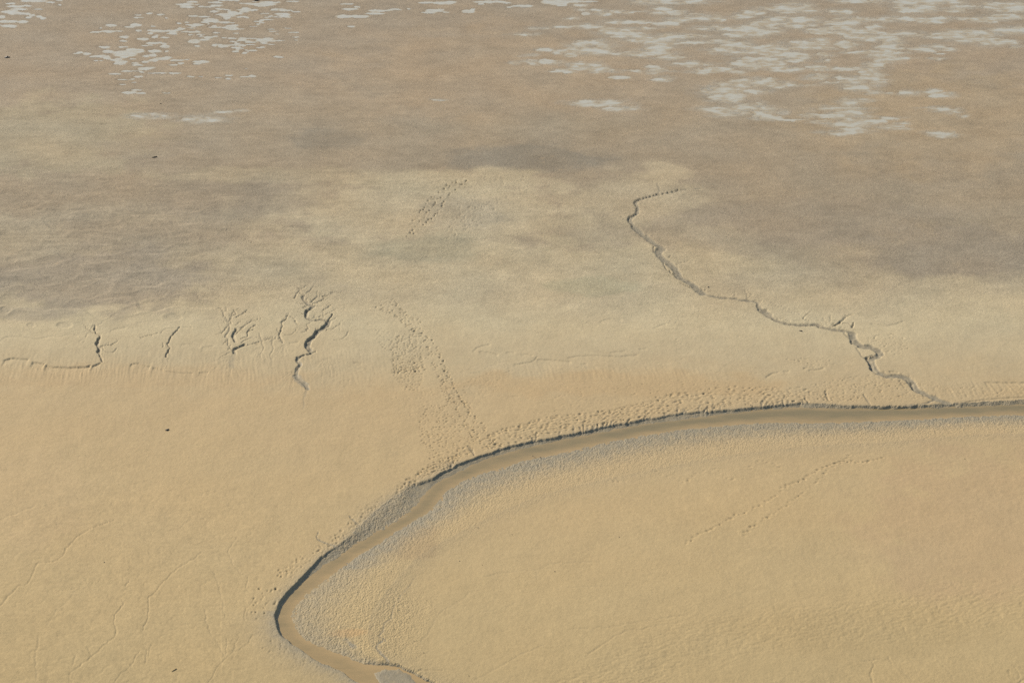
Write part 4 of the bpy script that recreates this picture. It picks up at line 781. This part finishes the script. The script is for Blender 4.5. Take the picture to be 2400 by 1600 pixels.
# creek water: one level sheet from bank to bank
def resample(p, s):
    p = np.array(p); d = np.r_[0, np.cumsum(np.hypot(*np.diff(p, axis=0).T))]; d /= d[-1]
    return np.c_[np.interp(s, d, p[:, 0]), np.interp(s, d, p[:, 1])]
sL, sR = smooth_line(wat_l, 4), smooth_line(wat_r, 4)
L0, R0 = np.array([at(u, v, ZW) for u, v in sL]), np.array([at(u, v, ZW) for u, v in sR])
NS, NC = 360, 17
ss_ = np.linspace(0, 1, NS)
PL = resample(L0, ss_)
# pair each left point with the nearest right point moving forward only
RR = resample(R0, np.linspace(0, 1, 2400)); j = 0; PR = []
for k in range(NS):
    hi = min(len(RR), j + 60)
    d = np.hypot(*(RR[j:hi] - PL[k]).T); j = j + int(np.argmin(d)); PR.append(RR[j])
PR = np.array(PR)
dirv = PR - PL; ln = np.maximum(np.hypot(*dirv.T), .3)[:, None]; dirv = dirv / ln
cs = np.linspace(0, 1, NC)
E = 0.55
P0, P1 = PL - dirv * E, PR + dirv * E
pts = P0[:, None] * (1 - cs[None, :, None]) + P1[:, None] * cs[None, :, None]
dd = np.interp(cs, [0, .08, .3, .5, .8, .95, 1], [.35, .45, .95, .95, .35, .0, 0])
wco = np.concatenate([pts, np.full((NS, NC, 1), ZW)], -1).reshape(-1, 3)
wi_ = np.arange(NS * NC).reshape(NS, NC)
wf = np.stack([wi_[:-1, :-1], wi_[1:, :-1], wi_[1:, 1:], wi_[:-1, 1:]], -1).reshape(-1, 4)
# along the creek: clearer and darker in the straight reach, silty at the bend
ua = np.interp(pts[:, NC // 2, 1] * 0 + np.arange(NS) / NS, [0, .35, .55, .75, 1], [.75, 1.0, .85, .55, .25])
wat = grid_mesh("creek_water", wco, wf, creek_water, [("depth", (ua[:, None] * dd[None]).ravel())])
wat["kind"] = "structure"
# make the sheet face up
nrm = wat.data.polygons[len(wf) // 2].normal
if nrm.z < 0: wat.data.flip_normals()

# pools: every separate sheet of standing water is its own object
pm = (np.maximum(fh + .12, fs + .42) > 0) & (VV < 352) & (VV > -50) & (UU > -80) & (UU < 2480)
low = z < ZP + .004
cell = pm[:-1, :-1] & pm[1:, 1:] & pm[1:, :-1] & pm[:-1, 1:] & (low[:-1, :-1] | low[1:, 1:] | low[1:, :-1] | low[:-1, 1:])
lab = np.zeros(cell.shape, np.int32)
cj, ci = np.nonzero(cell)
cells = set(zip(cj.tolist(), ci.tolist())); comps = []
while cells:
    s0 = cells.pop(); stack = [s0]; comp = [s0]
    while stack:
        y0, x0 = stack.pop()
        for q in ((y0 + 1, x0), (y0 - 1, x0), (y0, x0 + 1), (y0, x0 - 1)):
            if q in cells: cells.remove(q); stack.append(q); comp.append(q)
    comps.append(np.array(comp, np.int32))
comps.sort(key=lambda c: -len(c))
fq = faces.reshape(NV - 1, NU - 1, 4)
depth_v = np.clip((ZP - z) / .035, 0, 1).ravel()
def water_from(cells_, name):
    q = fq[cells_[:, 0], cells_[:, 1]]
    vid, inv = np.unique(q, return_inverse=True)
    c = co[vid].copy(); c[:, 2] = ZP
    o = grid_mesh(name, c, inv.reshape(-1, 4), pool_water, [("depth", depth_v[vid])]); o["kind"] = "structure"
    return o
big = [c for c in comps if len(c) >= 28][:260]; small = [c for c in comps if len(c) < 28 and len(c) >= 2] + [c for c in comps if len(c) >= 28][260:]
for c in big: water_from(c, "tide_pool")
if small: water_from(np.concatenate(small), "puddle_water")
print("pools", len(big), "small", len(small), "verts", NU * NV)

# ------------------------------------------------------------------ things lying on the flat
def surf(u, v):
    i = int(np.clip(np.searchsorted(US, u), 0, NU - 1)); jv = int(np.clip(np.searchsorted(VS, v), 0, NV - 1))
    return float(z[max(0, jv - 1):jv + 2, max(0, i - 1):i + 2].max())
def solid(name, c0, c1, rough=.7, bump=.4):
    m, nt, B = new_mat(name)
    nz = N(nt, "ShaderNodeTexNoise", Scale=9.0, Detail=5.0, Roughness=.7)
    cr = N(nt, "ShaderNodeValToRGB"); cr.color_ramp.elements[0].color = (*c0, 1); cr.color_ramp.elements[1].color = (*c1, 1)
    cr.color_ramp.elements[0].position = .35; cr.color_ramp.elements[1].position = .7
    tc = N(nt, "ShaderNodeTexCoord"); nt.links.new(tc.outputs["Object"], nz.inputs["Vector"])
    nt.links.new(nz.outputs["Fac"], cr.inputs[0]); nt.links.new(cr.outputs[0], B.inputs["Base Color"]); B.inputs["Roughness"].default_value = rough
    bp = N(nt, "ShaderNodeBump", Strength=bump, Distance=.02); nt.links.new(nz.outputs["Fac"], bp.inputs["Height"]); nt.links.new(bp.outputs[0], B.inputs["Normal"])
    return m
weed_m = solid("wet_seaweed", (.006, .005, .003), (.022, .015, .007), .5)
red_m = solid("red_brown_weed", (.016, .005, .003), (.05, .018, .01), .5)
wood_m = solid("sodden_wood", (.018, .012, .006), (.05, .034, .018), .8)
pale_m = solid("pale_wood", (.06, .042, .02), (.11, .08, .04), .85)
stone_m = solid("dark_stone", (.03, .025, .018), (.08, .066, .045), .8)
def link(name, verts, fcs, mat, parent=None, loc=(0, 0, 0)):
    me = bpy.data.meshes.new(name); me.from_pydata(verts, [], fcs); me.update()
    me.polygons.foreach_set("use_smooth", np.ones(len(me.polygons), bool)); me.materials.append(mat)
    o = bpy.data.objects.new(name, me); COL.objects.link(o); o.parent = parent; o.location = loc
    return o
def lobe(r, seed, rough=.25, n=10, m=14, off=(0, 0, 0)):
    q = np.random.default_rng(seed); vs_, fs_ = [], []
    ph = q.uniform(0, 6.28, 8)
    for a in range(n + 1):
        th = math.pi * a / n
        for b in range(m):
            f = 2 * math.pi * b / m
            k = 1 + rough * (math.sin(3 * f + ph[0]) * math.sin(2 * th + ph[1]) + .6 * math.sin(5 * f + ph[2] + 3 * th) + .4 * math.sin(4 * th + ph[3]))
            if a in (0, n): k = 1
            vs_.append((off[0] + r[0] * k * math.sin(th) * math.cos(f), off[1] + r[1] * k * math.sin(th) * math.sin(f), off[2] + r[2] * math.cos(th) * (1 + .3 * (k - 1))))
    for a in range(n):
        for b in range(m):
            fs_.append((a * m + b, (a + 1) * m + b, (a + 1) * m + (b + 1) % m, a * m + (b + 1) % m))
    return vs_, fs_
def tube(path, rad, m=8):
    vs_, fs_ = [], []; P = np.array(path, float); n = len(P)
    for i in range(n):
        t = P[min(n - 1, i + 1)] - P[max(0, i - 1)]; t /= np.linalg.norm(t) + 1e-9
        s = np.cross(t, (0, 0, 1.0)); s /= np.linalg.norm(s) + 1e-9; w = np.cross(s, t)
        for b in range(m):
            f = 2 * math.pi * b / m; r = rad[i] * (1 + .12 * math.sin(3 * f + i))
            vs_.append(tuple(P[i] + r * (math.cos(f) * s + math.sin(f) * w)))
    for i in range(n - 1):
        for b in range(m): fs_.append((i * m + b, i * m + (b + 1) % m, (i + 1) * m + (b + 1) % m, (i + 1) * m + b))
    fs_.append(tuple(range(m))[::-1]); fs_.append(tuple((n - 1) * m + b for b in range(m)))
    return vs_, fs_
def tag(o, label, cat, group=None):
    o["label"] = label; o["category"] = cat
    if group: o["group"] = group
    return o
def root(name, u, v, label, cat, group=None, rz=0.0, sink=0.0):
    o = bpy.data.objects.new(name, None); COL.objects.link(o); x, y = at(u, v); zz = surf(u, v) - sink
    x, y = at(u, v, zz)
    o.location = (float(x), float(y), zz); o.rotation_euler = (0, 0, rz); o.empty_display_size = .3
    return tag(o, label, cat, group)

# seaweed: a lumpy heap with strap-like fronds trailing off it
def seaweed(u, v, lobes, fronds, label, mat=weed_m, rz=0.0):
    r = root("seaweed_clump", u, v, label, "seaweed", None, rz)
    for k, (rx, ry, rz_, ox, oy) in enumerate(lobes):
        vs_, fs_ = lobe((rx, ry, rz_), int(u) + k * 7, .28, 10, 16)
        link("heap", vs_, fs_, mat, r, (ox, oy, rz_ * .45))
    for k, pth in enumerate(fronds):
        n = len(pth); rad = [.045 * (1 - .7 * i / (n - 1)) for i in range(n)]
        vs_, fs_ = tube([(p[0], p[1], .035) for p in pth], rad, 6); link("frond", vs_, fs_, mat, r)
    return r
seaweed(17, 135, [(.20, .26, .17, 0, .02), (.17, .2, .12, -.2, -.12), (.19, .16, .11, .25, .02)], [[(-.25, -.2), (-.38, -.3), (-.5, -.42)], [(.3, 0), (.42, -.08), (.52, -.14)]], "black arched heap of seaweed at the far left edge of the upper flat")
seaweed(602, 1, [(.34, .4, .16, 0, 0), (.22, .3, .12, -.32, -.1), (.2, .25, .12, .3, .1)], [[(-.4, -.1), (-.55, -.25), (-.6, -.35)], [(.4, 0), (.5, -.1)]], "red brown seaweed heap between the pale pools at the top edge", red_m)
seaweed(391.8, 1007.6, [(.14, .13, .1, -.03, -.04), (.10, .1, .08, .12, .12)], [[(-.12, -.05), (-.2, -.1), (-.24, -.12)], [(.1, -.02), (.16, -.06)]], "small dark seaweed clump in two knots on the smooth tan sand at left")
seaweed(1877, 775.5, [(.11, .12, .08, .05, -.04), (.09, .08, .05, -.1, .04)], [[(-.1, .05), (-.17, .1), (-.22, .1)]], "small dark comma shaped seaweed clump just below the right tributary")
seaweed(1660, 673, [(.09, .12, .07, 0, 0)], [[(.05, 0), (.1, .04)]], "tiny round seaweed knot on the bank above the right tributary", weed_m)
# driftwood
def wood(u, v, path, r0, label, mat, name="driftwood", stub=None):
    r = root(name, u, v, label, name.replace("_", " "))
    n = len(path); vs_, fs_ = tube([(p[0], p[1], r0 * .8) for p in path], [r0 * (1 - .45 * i / (n - 1)) for i in range(n)], 10)
    link("trunk" if name == "driftwood" else "shaft", vs_, fs_, mat, r)
    if stub:
        vs_, fs_ = tube(stub, [r0 * .5, r0 * .3, r0 * .18], 6); link("branch_stub", vs_, fs_, mat, r)
    return r
wood(362, 369, [(.34, .22), (.16, .08), (0, -.04), (-.18, -.1), (-.36, -.2)], .085, "dark driftwood log lying alone on the grey upper left flat", wood_m, stub=[(.05, 0, .08), (.02, .14, .16), (-.02, .2, .2)])
wood(408, 1570, [(.20, .26), (.08, .1), (-.06, -.04), (-.2, -.2)], .036, "short brown stick lying slantwise on the sand at the lower left", pale_m, "stick", stub=[(.03, .04, .03), (.08, .0, .06), (.11, -.02, .07)])
wood(376, 243.5, [(.16, .06), (0, 0), (-.14, -.04)], .05, "tiny dark piece of driftwood below the small pools at upper left", wood_m)
# stones
def stone(u, v, s, label, group=None, mat=stone_m):
    vs_, fs_ = lobe((s, s * .8, s * .55), int(u * 3 + v), .16, 8, 12)
    x, y = at(u, v); zz = surf(u, v); x, y = at(u, v, zz)
    o = link("stone", vs_, fs_, mat, None, (float(x), float(y), zz + s * .25)); o.rotation_euler = (0, 0, (u * 7) % 3)
    tag(o, label, "stone", group)
stone(1300, 1338.5, .065, "dark stone, largest on the smooth tan flat inside the bend")
stone(1451, 1258, .06, "small dark stone farthest right on the smooth flat inside the bend")
stone(1120, 1236, .06, "brown stone highest on the flat just below the grey point bar")
stone(1200, 1252, .05, "small stone below the point bar, right of the brown one")
stone(1077, 1314, .055, "dark stone left of a fainter one, on the flat inside the bend")
stone(1130, 1323, .05, "faint stone right of a darker one, on the flat inside the bend")
stone(917, 1338, .05, "small stone at the knobbly edge of the point bar")
stone(970, 1501, .05, "pebble between the point bar rill and the smooth flat near the bottom")
stone(993, 1529, .045, "pebble nearest the mouth of the fork at the bottom")
stone(1099, 1583, .05, "dark pebble close to the bottom edge right of the fork")
stone(244.5, 1317, .065, "dark stone alone on the crack-marked slope at left")
stone(1266, 1071.5, .075, "dark stone at the creek's lower waterline, right one of three")
stone(1253.5, 1071.5, .055, "stone at the creek's lower waterline, middle one of three")
stone(1248.5, 1068.5, .055, "stone standing in the creek's edge, left one of three")
stone(2261, 1075, .06, "dark stone on the dimpled sand right of the two long footprint trails")
stone(646, 377, .05, "tiny stone on the grey flat above the left dotted track")
